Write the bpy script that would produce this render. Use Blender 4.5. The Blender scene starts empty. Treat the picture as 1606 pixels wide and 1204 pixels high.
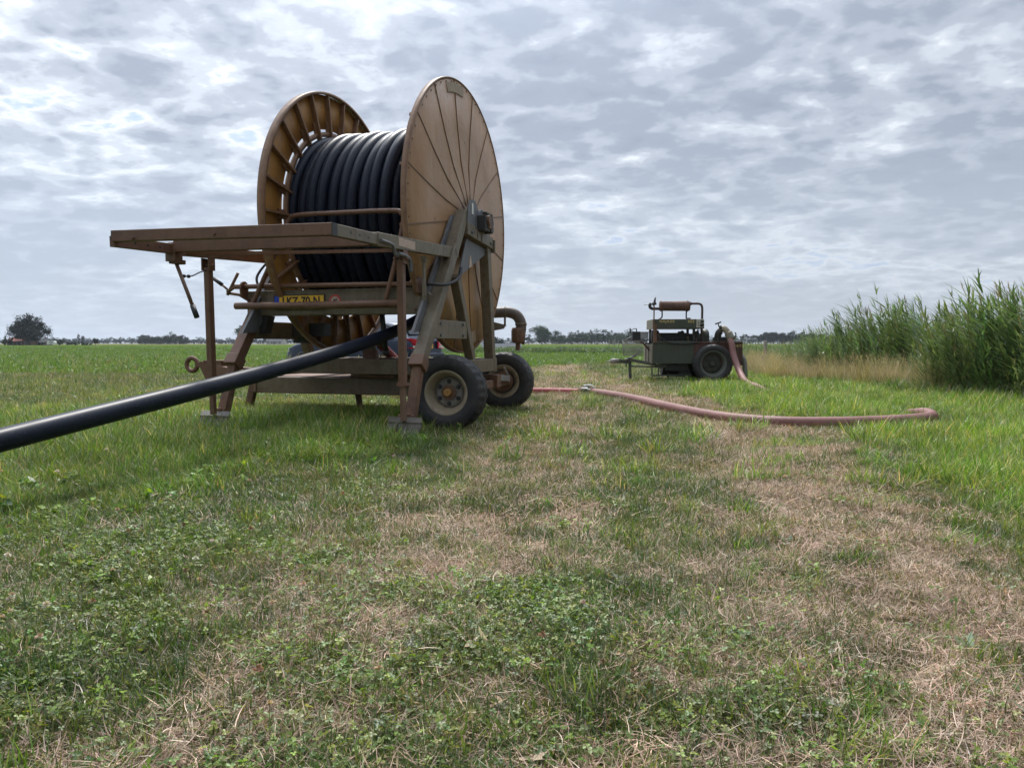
import bpy, math, random
import numpy as np
from mathutils import Vector, Matrix, Euler

R = math.radians
random.seed(7)
rng = np.random.default_rng(11)
scene = bpy.context.scene
COL = scene.collection

# ------------------------------------------------------------------ node helpers
def new_mat(name):
    m = bpy.data.materials.new(name); m.use_nodes = True
    nt = m.node_tree; nt.nodes.clear()
    return m, nt
def nd(nt, typ, **kw):
    n = nt.nodes.new(typ)
    for k, v in kw.items():
        if k.startswith('i_'):
            key = k[2:]
            key = int(key) if key.isdigit() else key.replace('_', ' ')
            n.inputs[key].default_value = v
        else: setattr(n, k, v)
    return n
def lk(nt, a, b): nt.links.new(a, b)
def c4(c): return (c[0], c[1], c[2], 1.0)
def mixc(nt, fac, a, b, blend='MIX'):
    n = nt.nodes.new('ShaderNodeMix'); n.data_type = 'RGBA'; n.blend_type = blend; n.clamp_factor = True
    for s, v in ((0, fac), (6, a), (7, b)):
        if hasattr(v, 'is_linked'): nt.links.new(v, n.inputs[s])
        elif s == 0: n.inputs[0].default_value = v
        else: n.inputs[s].default_value = c4(v)
    return n.outputs[2]
def ramp(nt, fac, stops, interp='LINEAR'):
    n = nt.nodes.new('ShaderNodeValToRGB'); n.color_ramp.interpolation = interp
    e = n.color_ramp.elements
    while len(e) < len(stops): e.new(0.5)
    for i, (p, c) in enumerate(stops):
        e[i].position = p; e[i].color = c4(c) if hasattr(c, '__len__') else (c, c, c, 1)
    nt.links.new(fac, n.inputs[0]); return n.outputs[0]
def mth(nt, op, a, b=None, c=None):
    n = nt.nodes.new('ShaderNodeMath'); n.operation = op
    for i, v in enumerate((a, b, c)):
        if v is None: continue
        if hasattr(v, 'is_linked'): nt.links.new(v, n.inputs[i])
        else: n.inputs[i].default_value = v
    return n.outputs[0]
def noise(nt, vec, scale, detail=4, rough=.55, dist=0.0):
    n = nd(nt, 'ShaderNodeTexNoise'); n.inputs['Scale'].default_value = scale
    n.inputs['Detail'].default_value = detail; n.inputs['Roughness'].default_value = rough
    n.inputs['Distortion'].default_value = dist
    if vec is not None: lk(nt, vec, n.inputs['Vector'])
    return n.outputs[0]

def paint(name, a, b, worn=(.10, .05, .028), worn_amt=.35, dust=(.30, .26, .20), dust_amt=.25, rough=.55,
          scale=3.0, streak=1.0, metallic=0.0, bump=.12, coord='Object', low=None):
    m, nt = new_mat(name)
    tc = nd(nt, 'ShaderNodeTexCoord'); vec = tc.outputs[coord]
    n1 = noise(nt, vec, scale, 6, .6)
    col = mixc(nt, ramp(nt, n1, [(.32, 0), (.68, 1)]), a, b)
    mp = nd(nt, 'ShaderNodeMapping'); mp.inputs['Scale'].default_value = (11, 11, 1.1); lk(nt, vec, mp.inputs[0])
    ns = noise(nt, mp.outputs[0], 1.6, 5, .62)
    n2 = noise(nt, vec, scale * 2.7, 8, .7)
    d = ramp(nt, ns, [(.45, 0), (.75, 1)])
    col = mixc(nt, mth(nt, 'MULTIPLY', d, dust_amt * streak), col, dust)
    if low is not None:
        sz_ = nd(nt, 'ShaderNodeSeparateXYZ'); lk(nt, vec, sz_.inputs[0])
        hz_ = mth(nt, 'ADD', sz_.outputs[2], mth(nt, 'MULTIPLY', mth(nt, 'SUBTRACT', n1, .5), 1.3))
        col = mixc(nt, mth(nt, 'MULTIPLY', ramp(nt, hz_, [(.15, 1), (.95, 0)]), .75), col, low)
    w = ramp(nt, n2, [(.52, 0), (.62, 1)])
    col = mixc(nt, mth(nt, 'MULTIPLY', w, worn_amt), col, worn)
    n3 = noise(nt, vec, 42, 3, .6)
    col = mixc(nt, mth(nt, 'MULTIPLY', ramp(nt, n3, [(.58, 0), (.66, 1)]), worn_amt * .8), col, worn)
    p = nd(nt, 'ShaderNodeBsdfPrincipled'); lk(nt, col, p.inputs['Base Color'])
    p.inputs['Metallic'].default_value = metallic
    lk(nt, mth(nt, 'ADD', mth(nt, 'MULTIPLY', n1, .3), rough - .15), p.inputs['Roughness'])
    if bump:
        bm_ = nd(nt, 'ShaderNodeBump'); bm_.inputs['Strength'].default_value = bump; bm_.inputs['Distance'].default_value = .01
        lk(nt, n2, bm_.inputs['Height']); lk(nt, bm_.outputs[0], p.inputs['Normal'])
    o = nd(nt, 'ShaderNodeOutputMaterial'); lk(nt, p.outputs[0], o.inputs[0])
    return m

def flat(name, c, rough=.5, metallic=0.0, spec=None, var=.15, scale=8):
    m, nt = new_mat(name)
    tc = nd(nt, 'ShaderNodeTexCoord')
    n1 = noise(nt, tc.outputs['Object'], scale, 4, .6)
    col = mixc(nt, n1, [x * (1 - var) for x in c], [min(1, x * (1 + var)) for x in c])
    p = nd(nt, 'ShaderNodeBsdfPrincipled'); lk(nt, col, p.inputs['Base Color'])
    p.inputs['Roughness'].default_value = rough; p.inputs['Metallic'].default_value = metallic
    if spec is not None: p.inputs['Specular IOR Level'].default_value = spec
    o = nd(nt, 'ShaderNodeOutputMaterial'); lk(nt, p.outputs[0], o.inputs[0])
    return m

def leaf_mat(name, trans=.42, rough=.42, spec=.45, tint=True):
    """colour comes from the mesh attribute 'col' (per leaf or blade) times the per-plant 'tint'"""
    m, nt = new_mat(name)
    a = nd(nt, 'ShaderNodeAttribute'); a.attribute_name = 'col'
    col = a.outputs['Color']
    if tint:
        b = nd(nt, 'ShaderNodeAttribute'); b.attribute_type = 'INSTANCER'; b.attribute_name = 'tint'
        col = mixc(nt, 1.0, col, b.outputs['Color'], 'MULTIPLY')
    p = nd(nt, 'ShaderNodeBsdfPrincipled'); lk(nt, col, p.inputs['Base Color'])
    p.inputs['Roughness'].default_value = rough; p.inputs['Specular IOR Level'].default_value = spec
    t = nd(nt, 'ShaderNodeBsdfTranslucent')
    lk(nt, mixc(nt, 1.0, col, (1.15, 1.2, .55), 'MULTIPLY'), t.inputs['Color'])
    mx = nd(nt, 'ShaderNodeMixShader'); mx.inputs[0].default_value = trans
    lk(nt, p.outputs[0], mx.inputs[1]); lk(nt, t.outputs[0], mx.inputs[2])
    o = nd(nt, 'ShaderNodeOutputMaterial'); lk(nt, mx.outputs[0], o.inputs[0])
    return m

# ------------------------------------------------------------------ mesh builder
class MB:
    def __init__(s): s.v = []; s.f = []; s.sm = []
    def add(s, vs, fs, smooth=False):
        o = len(s.v); s.v += [tuple(x) for x in vs]
        s.f += [tuple(i + o for i in f) for f in fs]; s.sm += [smooth] * len(fs); return s
    def box(s, c, d, rot=None):
        c = Vector(c); M = rot if rot is not None else Matrix.Identity(3)
        vs = [c + M @ Vector((x * d[0] / 2, y * d[1] / 2, z * d[2] / 2)) for x in (-1, 1) for y in (-1, 1) for z in (-1, 1)]
        return s.add(vs, [(0, 1, 3, 2), (4, 6, 7, 5), (0, 4, 5, 1), (2, 3, 7, 6), (0, 2, 6, 4), (1, 5, 7, 3)])
    def bar(s, p, q, w, h, side=(1, 0, 0)):
        """box tube from p to q: w across 'side', h across the other direction"""
        p, q = Vector(p), Vector(q); d = q - p; L = d.length; d.normalize()
        a = Vector(side); a = (a - d * a.dot(d)).normalized(); b = d.cross(a)
        M = Matrix((a, b, d)).transposed()
        return s.box((p + q) / 2, (w, h, L), M)
    def tube(s, pts, r, n=12, cap=True, smooth=True):
        pts = [Vector(p) for p in pts]; N = len(pts)
        rr = r if hasattr(r, '__len__') else [r] * N
        T = []
        for i in range(N):
            t = pts[min(i + 1, N - 1)] - pts[max(i - 1, 0)]; T.append(t.normalized())
        a = T[0].orthogonal().normalized(); vs = []
        for i in range(N):
            a = (a - T[i] * a.dot(T[i])).normalized(); b = T[i].cross(a)
            for k in range(n):
                g = 2 * math.pi * k / n
                vs.append(pts[i] + (a * math.cos(g) + b * math.sin(g)) * rr[i])
        fs = [(i * n + k, i * n + (k + 1) % n, (i + 1) * n + (k + 1) % n, (i + 1) * n + k) for i in range(N - 1) for k in range(n)]
        s.add(vs, fs, smooth)
        if cap:
            o = len(s.v) - len(vs)
            s.f += [tuple(o + k for k in range(n))[::-1], tuple(o + (N - 1) * n + k for k in range(n))]; s.sm += [False, False]
        return s
    def lathe(s, prof, n=48, axis='X', c=(0, 0, 0), closed=True, smooth=True, wob=None):
        """prof: (radius, along); closed profile loop spun round the axis"""
        c = Vector(c); vs = []; P = len(prof)
        for k in range(n):
            g = 2 * math.pi * k / n
            for j, (r, a) in enumerate(prof):
                if wob: r, a = wob(k, j, r, a)
                x, y = r * math.cos(g), r * math.sin(g)
                vs.append(c + Vector({'X': (a, x, y), 'Y': (x, a, y), 'Z': (x, y, a)}[axis]))
        m = P if closed else P - 1
        fs = [(k * P + j, k * P + (j + 1) % P, ((k + 1) % n) * P + (j + 1) % P, ((k + 1) % n) * P + j) for k in range(n) for j in range(m)]
        return s.add(vs, fs, smooth)
    def cyl(s, p, q, r, n=20): return s.tube([p, q], r, n)
    def plate(s, poly, off):
        """flat polygon (3D points) thickened by the vector off"""
        n = len(poly); off = Vector(off); a = [Vector(p) for p in poly]; b = [p + off for p in a]
        fs = [tuple(range(n))[::-1], tuple(range(n, 2 * n))] + [(i, (i + 1) % n, n + (i + 1) % n, n + i) for i in range(n)]
        return s.add(a + b, fs)
    def build(s, name, mat, parent=None, bevel=0.0, loc=None):
        me = bpy.data.meshes.new(name); me.from_pydata(s.v, [], s.f); me.update()
        me.polygons.foreach_set('use_smooth', s.sm)
        import bmesh
        b = bmesh.new(); b.from_mesh(me); bmesh.ops.recalc_face_normals(b, faces=b.faces); b.to_mesh(me); b.free()
        o = bpy.data.objects.new(name, me); COL.objects.link(o); me.materials.append(mat)
        if parent: o.parent = parent
        if loc: o.location = loc
        if bevel:
            md = o.modifiers.new('bevel', 'BEVEL'); md.width = bevel; md.segments = 2; md.limit_method = 'ANGLE'; md.angle_limit = R(50)
            if bevel >= .004: md.harden_normals = False
        return o

def build_each(prims, name, mat, parent, bevel=0.0):
    """one object per primitive: prims is a list of functions that each fill a fresh builder"""
    for f in prims:
        b_ = MB(); f(b_); b_.build(name, mat, parent, bevel)
def spline(pts, n=10):
    P = [Vector(p) for p in pts]; P = [P[0] * 2 - P[1]] + P + [P[-1] * 2 - P[-2]]; out = []
    for i in range(1, len(P) - 2):
        for k in range(n):
            t = k / n; a, b, c, d = P[i - 1], P[i], P[i + 1], P[i + 2]
            out.append(.5 * ((2 * b) + (c - a) * t + (2 * a - 5 * b + 4 * c - d) * t * t + (3 * b - a - 3 * c + d) * t ** 3))
    out.append(P[-2]); return out
def thing(name, label, cat, loc=(0, 0, 0), rz=0, group=None):
    o = bpy.data.objects.new(name, None); COL.objects.link(o); o.location = loc; o.rotation_euler = (0, 0, rz)
    o.empty_display_size = .3; o['label'] = label; o['category'] = cat
    if group: o['group'] = group
    return o
def tag(o, label=None, cat=None, group=None, kind=None):
    for k, v in (('label', label), ('category', cat), ('group', group), ('kind', kind)):
        if v: o[k] = v
    return o
def text_mesh(name, s, mat, size, M, parent=None, extrude=.001, sx=1.0, bold=0.0, space=1.0):
    cu = bpy.data.curves.new(name, 'FONT'); cu.body = s; cu.size = size; cu.extrude = extrude; cu.align_x = 'CENTER'; cu.align_y = 'CENTER'
    cu.offset = bold; cu.space_character = space
    t = bpy.data.objects.new(name + '_src', cu)
    me = bpy.data.meshes.new_from_object(t); bpy.data.objects.remove(t)
    me.transform(M @ Matrix.Diagonal((sx, 1, 1, 1)))
    me.materials.clear(); me.materials.append(mat); me.name = name
    o = bpy.data.objects.new(name, me); COL.objects.link(o)
    if parent: o.parent = parent
    return o

# ------------------------------------------------------------------ numpy mesh + noise
def np_mesh(name, V, F, col=None, mat=None, smooth=False):
    """V (n,3), F list of (m,k) index arrays, col (n,3)"""
    me = bpy.data.meshes.new(name)
    nf = sum(len(f) for f in F); nl = sum(f.size for f in F)
    me.vertices.add(len(V)); me.vertices.foreach_set('co', np.asarray(V, np.float32).ravel())
    me.loops.add(nl); me.polygons.add(nf)
    me.loops.foreach_set('vertex_index', np.concatenate([f.ravel() for f in F]).astype(np.int32))
    tot = np.concatenate([np.full(len(f), f.shape[1]) for f in F]).astype(np.int32)
    st = np.concatenate([[0], np.cumsum(tot)[:-1]]).astype(np.int32)
    me.polygons.foreach_set('loop_start', st)
    me.update(calc_edges=True); me.validate()
    if smooth: me.polygons.foreach_set('use_smooth', np.ones(nf, bool))
    if col is not None:
        a = me.attributes.new('col', 'FLOAT_COLOR', 'POINT')
        a.data.foreach_set('color', np.concatenate([col, np.ones((len(V), 1))], 1).astype(np.float32).ravel())
    if mat: me.materials.append(mat)
    return me
def h2(ix, iy, s):
    n = (ix.astype(np.int64) * 374761393 + iy.astype(np.int64) * 668265263 + s * 974711) & 0x7fffffff
    n = ((n ^ (n >> 13)) * 1274126177) & 0x7fffffff
    return ((n ^ (n >> 16)) & 0xffff) / 65535.0
def vnoise(x, y, s=0):
    ix, iy = np.floor(x), np.floor(y); fx, fy = x - ix, y - iy
    fx = fx * fx * (3 - 2 * fx); fy = fy * fy * (3 - 2 * fy)
    a, b, c, d = h2(ix, iy, s), h2(ix + 1, iy, s), h2(ix, iy + 1, s), h2(ix + 1, iy + 1, s)
    return (a * (1 - fx) + b * fx) * (1 - fy) + (c * (1 - fx) + d * fx) * fy
def fbm(x, y, f, s=0, o=3):
    t = 0; w = 0; k = 1.0
    for i in range(o): t = t + vnoise(x * f, y * f, s + i) * k; w += k; f *= 2.1; k *= .5
    return t / w
def sst(a, b, x): t = np.clip((x - a) / (b - a), 0, 1); return t * t * (3 - 2 * t)

# ------------------------------------------------------------------ camera, sky, light
H = .88
cam_d = bpy.data.cameras.new('camera'); cam = bpy.data.objects.new('camera', cam_d); COL.objects.link(cam)
cam_d.sensor_width = 36; cam_d.lens = 36 * 1150 / 1606; cam_d.clip_start = .05; cam_d.clip_end = 6000
PITCH = math.atan(64 / 1150)
cam.location = (0, 0, H); cam.rotation_euler = (math.pi / 2 - PITCH, 0, 0)
scene.camera = cam
scene.view_settings.view_transform = 'Standard'; scene.view_settings.look = 'None'
scene.view_settings.gamma = 1; scene.view_settings.exposure = .3
SUN_AZ, SUN_EL = R(-3), R(55)          # azimuth measured from +Y towards +X
sd = Vector((math.sin(SUN_AZ) * math.cos(SUN_EL), math.cos(SUN_AZ) * math.cos(SUN_EL), math.sin(SUN_EL)))
sun_d = bpy.data.lights.new('sun', 'SUN'); sun_d.energy = 3.3; sun_d.angle = R(8); sun_d.color = (1, .95, .87)
sun = bpy.data.objects.new('sun', sun_d); COL.objects.link(sun); sun.rotation_euler = sd.to_track_quat('Z', 'Y').to_euler()

world = bpy.data.worlds.new('World'); scene.world = world; world.use_nodes = True
nt = world.node_tree; nt.nodes.clear()
tc = nd(nt, 'ShaderNodeTexCoord'); D = tc.outputs['Generated']
sky = nd(nt, 'ShaderNodeTexSky'); sky.sky_type = 'NISHITA'; sky.sun_disc = False
sky.sun_elevation = SUN_EL; sky.sun_rotation = SUN_AZ; sky.dust_density = 2.0
sep = nd(nt, 'ShaderNodeSeparateXYZ'); lk(nt, D, sep.inputs[0])
X, Y, Z = sep.outputs
zc = mth(nt, 'ADD', mth(nt, 'MAXIMUM', Z, 0.0), .20)
cmb = nd(nt, 'ShaderNodeCombineXYZ')
lk(nt, mth(nt, 'DIVIDE', X, zc), cmb.inputs[0]); lk(nt, mth(nt, 'DIVIDE', Y, zc), cmb.inputs[1]); cmb.inputs[2].default_value = 3.7
rot = nd(nt, 'ShaderNodeMapping'); rot.inputs['Rotation'].default_value = (0, 0, R(20)); rot.inputs['Scale'].default_value = (.95, 1.05, 1)
lk(nt, cmb.outputs[0], rot.inputs[0]); P = rot.outputs[0]
big = noise(nt, P, .75, 3, .5, .3)
mid = noise(nt, P, 5.2, 4, .55, .25)
wv = nd(nt, 'ShaderNodeVectorMath'); wv.operation = 'MULTIPLY_ADD'
nv = nd(nt, 'ShaderNodeTexNoise'); nv.inputs['Scale'].default_value = 4.0; nv.inputs['Detail'].default_value = 4; lk(nt, P, nv.inputs['Vector'])
lk(nt, nv.outputs['Color'], wv.inputs[0]); wv.inputs[1].default_value = (.42, .42, 0); lk(nt, P, wv.inputs[2])
vor = nd(nt, 'ShaderNodeTexVoronoi'); vor.feature = 'SMOOTH_F1'; vor.inputs['Scale'].default_value = 8.0; vor.inputs['Smoothness'].default_value = .55
lk(nt, wv.outputs[0], vor.inputs['Vector'])
fine = noise(nt, P, 17, 6, .62, .3)
cell = vor.outputs['Distance']
# cloud thickness: low = thin bright gap between the puffs, high = thick grey middle of a puff
mid2 = noise(nt, P, 2.3, 3, .5, .3)
bd = nd(nt, 'ShaderNodeVectorMath'); bd.operation = 'DOT_PRODUCT'; lk(nt, D, bd.inputs[0]); bd.inputs[1].default_value = Vector((.345, 1, .398)).normalized()
gap = mth(nt, 'MULTIPLY', mth(nt, 'POWER', mth(nt, 'MAXIMUM', bd.outputs['Value'], 0.0), 30.0), -.030)
th = mth(nt, 'ADD', mth(nt, 'MULTIPLY', mid, .54), gap)
th = mth(nt, 'ADD', th, mth(nt, 'MULTIPLY', big, .90))
th = mth(nt, 'ADD', th, mth(nt, 'MULTIPLY', mid2, .40))
th = mth(nt, 'SUBTRACT', th, mth(nt, 'MULTIPLY', cell, .42))
th = mth(nt, 'ADD', th, mth(nt, 'MULTIPLY', fine, .33))
th = mth(nt, 'ADD', mth(nt, 'ADD', th, mth(nt, 'MULTIPLY', X, .08)), -.345)
cloud = ramp(nt, th, [(.16, (.24, .36, .62)), (.27, (.50, .60, .77)), (.345, (.73, .775, .83)), (.43, (.56, .61, .685)), (.53, (.425, .47, .55)), (.68, (.315, .36, .44)), (1, (.26, .30, .375))], 'EASE')
# low sky: pale blue-grey veil at the horizon
low = ramp(nt, Z, [(.0, 1), (.11, .62), (.28, 0)], 'EASE')
veil = mixc(nt, ramp(nt, mth(nt, 'ADD', mth(nt, 'MULTIPLY', X, .8), .5), [(.1, 0), (.9, 1)]), (.43, .50, .60), (.44, .495, .58))
cloud = mixc(nt, mth(nt, 'MULTIPLY', low, .88), cloud, veil)
# light of the veiled sun: the layer is brighter round the sun and overhead, duller behind the camera
dp = nd(nt, 'ShaderNodeVectorMath'); dp.operation = 'DOT_PRODUCT'; lk(nt, D, dp.inputs[0]); dp.inputs[1].default_value = sd
g = mth(nt, 'MAXIMUM', dp.outputs['Value'], 0.0)
zen = ramp(nt, Z, [(.40, 0), (.80, 1)], 'EASE')
glow = mth(nt, 'ADD', mth(nt, 'MULTIPLY', mth(nt, 'POWER', g, 16.0), 4.0), mth(nt, 'ADD', mth(nt, 'MULTIPLY', zen, 2.0), 1.0))
lft = mth(nt, 'MULTIPLY', ramp(nt, mth(nt, 'ADD', mth(nt, 'MULTIPLY', X, -.7), .5), [(.2, 0), (.9, 1)]), .18)
glow = mth(nt, 'MULTIPLY', mth(nt, 'ADD', glow, lft), ramp(nt, mth(nt, 'ADD', mth(nt, 'MULTIPLY', Y, .5), .5), [(.30, .58), (.72, 1)]))
sc = nd(nt, 'ShaderNodeVectorMath'); sc.operation = 'SCALE'; lk(nt, cloud, sc.inputs[0]); lk(nt, glow, sc.inputs['Scale'])
skys = nd(nt, 'ShaderNodeVectorMath'); skys.operation = 'SCALE'; lk(nt, sky.outputs[0], skys.inputs[0]); skys.inputs['Scale'].default_value = .10
addv = nd(nt, 'ShaderNodeVectorMath'); addv.operation = 'SCALE'; lk(nt, sc.outputs[0], addv.inputs[0]); addv.inputs['Scale'].default_value = 10.0
mixw = nd(nt, 'ShaderNodeMix'); mixw.data_type = 'RGBA'; mixw.inputs[0].default_value = .93
lk(nt, sky.outputs[0], mixw.inputs[6]); lk(nt, addv.outputs[0], mixw.inputs[7])
bg = nd(nt, 'ShaderNodeBackground'); lk(nt, mixw.outputs[2], bg.inputs[0]); bg.inputs[1].default_value = .10
wo = nd(nt, 'ShaderNodeOutputWorld'); lk(nt, bg.outputs[0], wo.inputs[0])

# ------------------------------------------------------------------ materials
M = {}
M['olive'] = paint('olive_steel', (.118, .094, .058), (.165, .138, .090), worn=(.085, .048, .028), worn_amt=.55, dust=(.24, .20, .145), dust_amt=.5, low=(.135, .082, .048))
M['brown'] = paint('brown_steel', (.118, .054, .029), (.160, .080, .046), worn=(.07, .035, .02), worn_amt=.4, dust=(.18, .115, .075), dust_amt=.4, low=(.15, .075, .040))
M['rusty'] = paint('rusty_steel', (.115, .055, .030), (.165, .085, .048), worn=(.07, .035, .022), worn_amt=.55, dust=(.30, .22, .15), dust_amt=.4, rough=.7)
M['steel'] = paint('grey_steel', (.085, .088, .098), (.125, .128, .138), worn=(.10, .07, .05), worn_amt=.3, dust=(.28, .27, .24), dust_amt=.3)
M['gold'] = paint('gold_drum_paint', (.33, .148, .022), (.41, .20, .038), worn=(.16, .08, .035), worn_amt=.35, dust=(.33, .21, .12), dust_amt=.6, rough=.5)
M['ribs'] = paint('drum_rib_paint', (.17, .085, .040), (.23, .122, .058), worn=(.12, .055, .03), worn_amt=.5, dust=(.36, .25, .16), dust_amt=.4)
M['seam'] = paint('seam_brown', (.13, .065, .028), (.18, .09, .04), worn_amt=.4, dust_amt=.2)
M['black'] = flat('black_rubber', (.018, .018, .020), .62)
M['dark'] = flat('dark_iron', (.028, .027, .026), .55)
M['chrome'] = flat('bare_metal', (.45, .45, .44), .35, .7)
M['yellow'] = flat('plate_yellow', (.72, .42, .02), .4, var=.05)
M['blue'] = flat('plate_blue', (.01, .05, .42), .4, var=.05)
M['ink'] = flat('black_ink', (.012, .012, .012), .5)
M['white'] = flat('dull_white', (.62, .62, .58), .5)
M['red'] = flat('sign_red', (.50, .06, .05), .5)
M['sticker'] = paint('worn_sticker', (.42, .30, .22), (.50, .40, .32), worn=(.35, .12, .07), worn_amt=.6, scale=20)
M['tag'] = flat('lettering_yellow', (.62, .46, .16), .5)

M['spade'] = paint('muddy_spade', (.050, .040, .030), (.085, .070, .054), worn=(.04, .028, .02), worn_amt=.5, dust=(.12, .105, .088), dust_amt=.4)
def disc_mat():
    m, nt = new_mat('drum_disc_paint')
    tcn = nd(nt, 'ShaderNodeTexCoord'); v = tcn.outputs['Object']
    n1 = noise(nt, v, 2.0, 7, .62)
    col = mixc(nt, ramp(nt, n1, [(.3, 0), (.7, 1)]), (.335, .178, .080), (.41, .245, .136))
    n2 = noise(nt, v, 5.5, 8, .7)
    col = mixc(nt, mth(nt, 'MULTIPLY', ramp(nt, n2, [(.55, 0), (.7, 1)]), .35), col, (.36, .20, .085))
    mp = nd(nt, 'ShaderNodeMapping'); mp.inputs['Scale'].default_value = (9, 9, .8); lk(nt, v, mp.inputs[0])
    ns = noise(nt, mp.outputs[0], 1.5, 5, .6)
    col = mixc(nt, mth(nt, 'MULTIPLY', ramp(nt, ns, [(.48, 0), (.72, 1)]), .35), col, (.47, .345, .235))
    # each sector sheet has aged a little differently
    sp0 = nd(nt, 'ShaderNodeSeparateXYZ'); lk(nt, v, sp0.inputs[0])
    an = mth(nt, 'ARCTAN2', mth(nt, 'SUBTRACT', sp0.outputs[2], 2.29), sp0.outputs[1])
    an = mth(nt, 'FLOOR', mth(nt, 'MULTIPLY', mth(nt, 'SUBTRACT', an, R(10.5)), 16 / (2 * math.pi)))
    wn = nd(nt, 'ShaderNodeTexWhiteNoise'); wn.noise_dimensions = '1D'; lk(nt, an, wn.inputs['W'])
    col = mixc(nt, mth(nt, 'MULTIPLY', wn.outputs['Value'], .30), col, (.30, .165, .075))
    mpr = nd(nt, 'ShaderNodeMapping'); mpr.inputs['Scale'].default_value = (14, 14, .55); lk(nt, v, mpr.inputs[0])
    nr = noise(nt, mpr.outputs[0], 1.2, 6, .7)
    col = mixc(nt, mth(nt, 'MULTIPLY', ramp(nt, nr, [(.60, 0), (.72, 1)]), .45), col, (.19, .095, .04))
    # golden paint where dust was washed off: below the hub and at the foot of the disc
    sp = nd(nt, 'ShaderNodeSeparateXYZ'); lk(nt, v, sp.inputs[0])
    zz = mth(nt, 'ADD', sp.outputs[2], mth(nt, 'MULTIPLY', mth(nt, 'SUBTRACT', n1, .5), .9))
    col = mixc(nt, mth(nt, 'MULTIPLY', ramp(nt, mth(nt, 'SUBTRACT', 2.35, zz), [(.25, 0), (.8, 1)]), .55), col, (.40, .225, .075))
    n3 = noise(nt, v, 16, 2, .5)
    col = mixc(nt, mth(nt, 'MULTIPLY', ramp(nt, n3, [(.70, 0), (.74, 1)]), .8), col, (.10, .055, .03))
    n4 = noise(nt, v, 60, 2, .5)
    col = mixc(nt, mth(nt, 'MULTIPLY', ramp(nt, n4, [(.66, 0), (.72, 1)]), .35), col, (.14, .08, .045))
    p = nd(nt, 'ShaderNodeBsdfPrincipled'); lk(nt, col, p.inputs['Base Color'])
    lk(nt, mth(nt, 'ADD', mth(nt, 'MULTIPLY', n2, .3), .32), p.inputs['Roughness'])
    b = nd(nt, 'ShaderNodeBump'); b.inputs['Strength'].default_value = .45; b.inputs['Distance'].default_value = .05
    lk(nt, noise(nt, v, 2.6, 4, .55), b.inputs['Height']); lk(nt, b.outputs[0], p.inputs['Normal'])
    o = nd(nt, 'ShaderNodeOutputMaterial'); lk(nt, p.outputs[0], o.inputs[0])
    return m
M['disc'] = disc_mat()

def pipe_mat():
    m, nt = new_mat('black_pipe_plastic')
    tcn = nd(nt, 'ShaderNodeTexCoord'); v = tcn.outputs['Object']
    n1 = noise(nt, v, 3.5, 6, .6); n2 = noise(nt, v, 55, 4, .65)
    col = mixc(nt, ramp(nt, n1, [(.35, 0), (.7, 1)]), (.006, .009, .019), (.012, .016, .029))
    col = mixc(nt, mth(nt, 'MULTIPLY', ramp(nt, n2, [(.56, 0), (.68, 1)]), .30), col, (.075, .075, .075))
    n5 = noise(nt, v, 9, 7, .72)
    col = mixc(nt, mth(nt, 'MULTIPLY', ramp(nt, n5, [(.60, 0), (.76, 1)]), .22), col, (.085, .075, .06))
    p = nd(nt, 'ShaderNodeBsdfPrincipled'); lk(nt, col, p.inputs['Base Color'])
    lk(nt, mth(nt, 'ADD', mth(nt, 'MULTIPLY', n1, .20), .31), p.inputs['Roughness']); p.inputs['Specular IOR Level'].default_value = .20
    b = nd(nt, 'ShaderNodeBump'); b.inputs['Strength'].default_value = .06; b.inputs['Distance'].default_value = .004
    lk(nt, n2, b.inputs['Height']); lk(nt, b.outputs[0], p.inputs['Normal'])
    o = nd(nt, 'ShaderNodeOutputMaterial'); lk(nt, p.outputs[0], o.inputs[0]); return m
M['pipe'] = pipe_mat()
def tyre_mat():
    m, nt = new_mat('tyre_rubber')
    tcn = nd(nt, 'ShaderNodeTexCoord'); v = tcn.outputs['Object']
    n1 = noise(nt, v, 7, 6, .65); n2 = noise(nt, v, 40, 4, .6)
    col = mixc(nt, ramp(nt, n1, [(.35, 0), (.7, 1)]), (.017, .018, .021), (.042, .039, .034))
    col = mixc(nt, mth(nt, 'MULTIPLY', ramp(nt, n2, [(.55, 0), (.7, 1)]), .35), col, (.10, .085, .065))
    p = nd(nt, 'ShaderNodeBsdfPrincipled'); lk(nt, col, p.inputs['Base Color']); p.inputs['Roughness'].default_value = .7
    b = nd(nt, 'ShaderNodeBump'); b.inputs['Strength'].default_value = .25; b.inputs['Distance'].default_value = .004
    lk(nt, n2, b.inputs['Height']); lk(nt, b.outputs[0], p.inputs['Normal'])
    o = nd(nt, 'ShaderNodeOutputMaterial'); lk(nt, p.outputs[0], o.inputs[0]); return m
M['tyre'] = tyre_mat()
M['rim'] = paint('cream_rim', (.26, .21, .135), (.34, .285, .195), worn=(.15, .085, .045), worn_amt=.55, dust=(.30, .26, .20), dust_amt=.5)
M['rimgrey'] = paint('grey_wheel_disc', (.18, .175, .155), (.25, .24, .215), worn=(.15, .09, .05), worn_amt=.5, dust_amt=.3)
M['hub'] = paint('orange_hub', (.34, .16, .04), (.42, .22, .06), worn=(.14, .07, .03), worn_amt=.6, scale=8)

# ------------------------------------------------------------------ hose reel trailer
RZ = R(-17.2)
O = Vector((-.559, 8.5, 0))
def L(s, t, z): return (s, -t, z)                 # s along the drum axis, t towards the hose side
reel = thing('hose_reel_trailer', 'big golden irrigation hose reel on a two-wheeled brown steel trailer in the grass', 'hose reel', O, RZ)
CZ, RO, W = 2.29, 1.523, 1.644
SR, SL = .13, -1.95                               # planes of the right and left side frames

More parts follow.
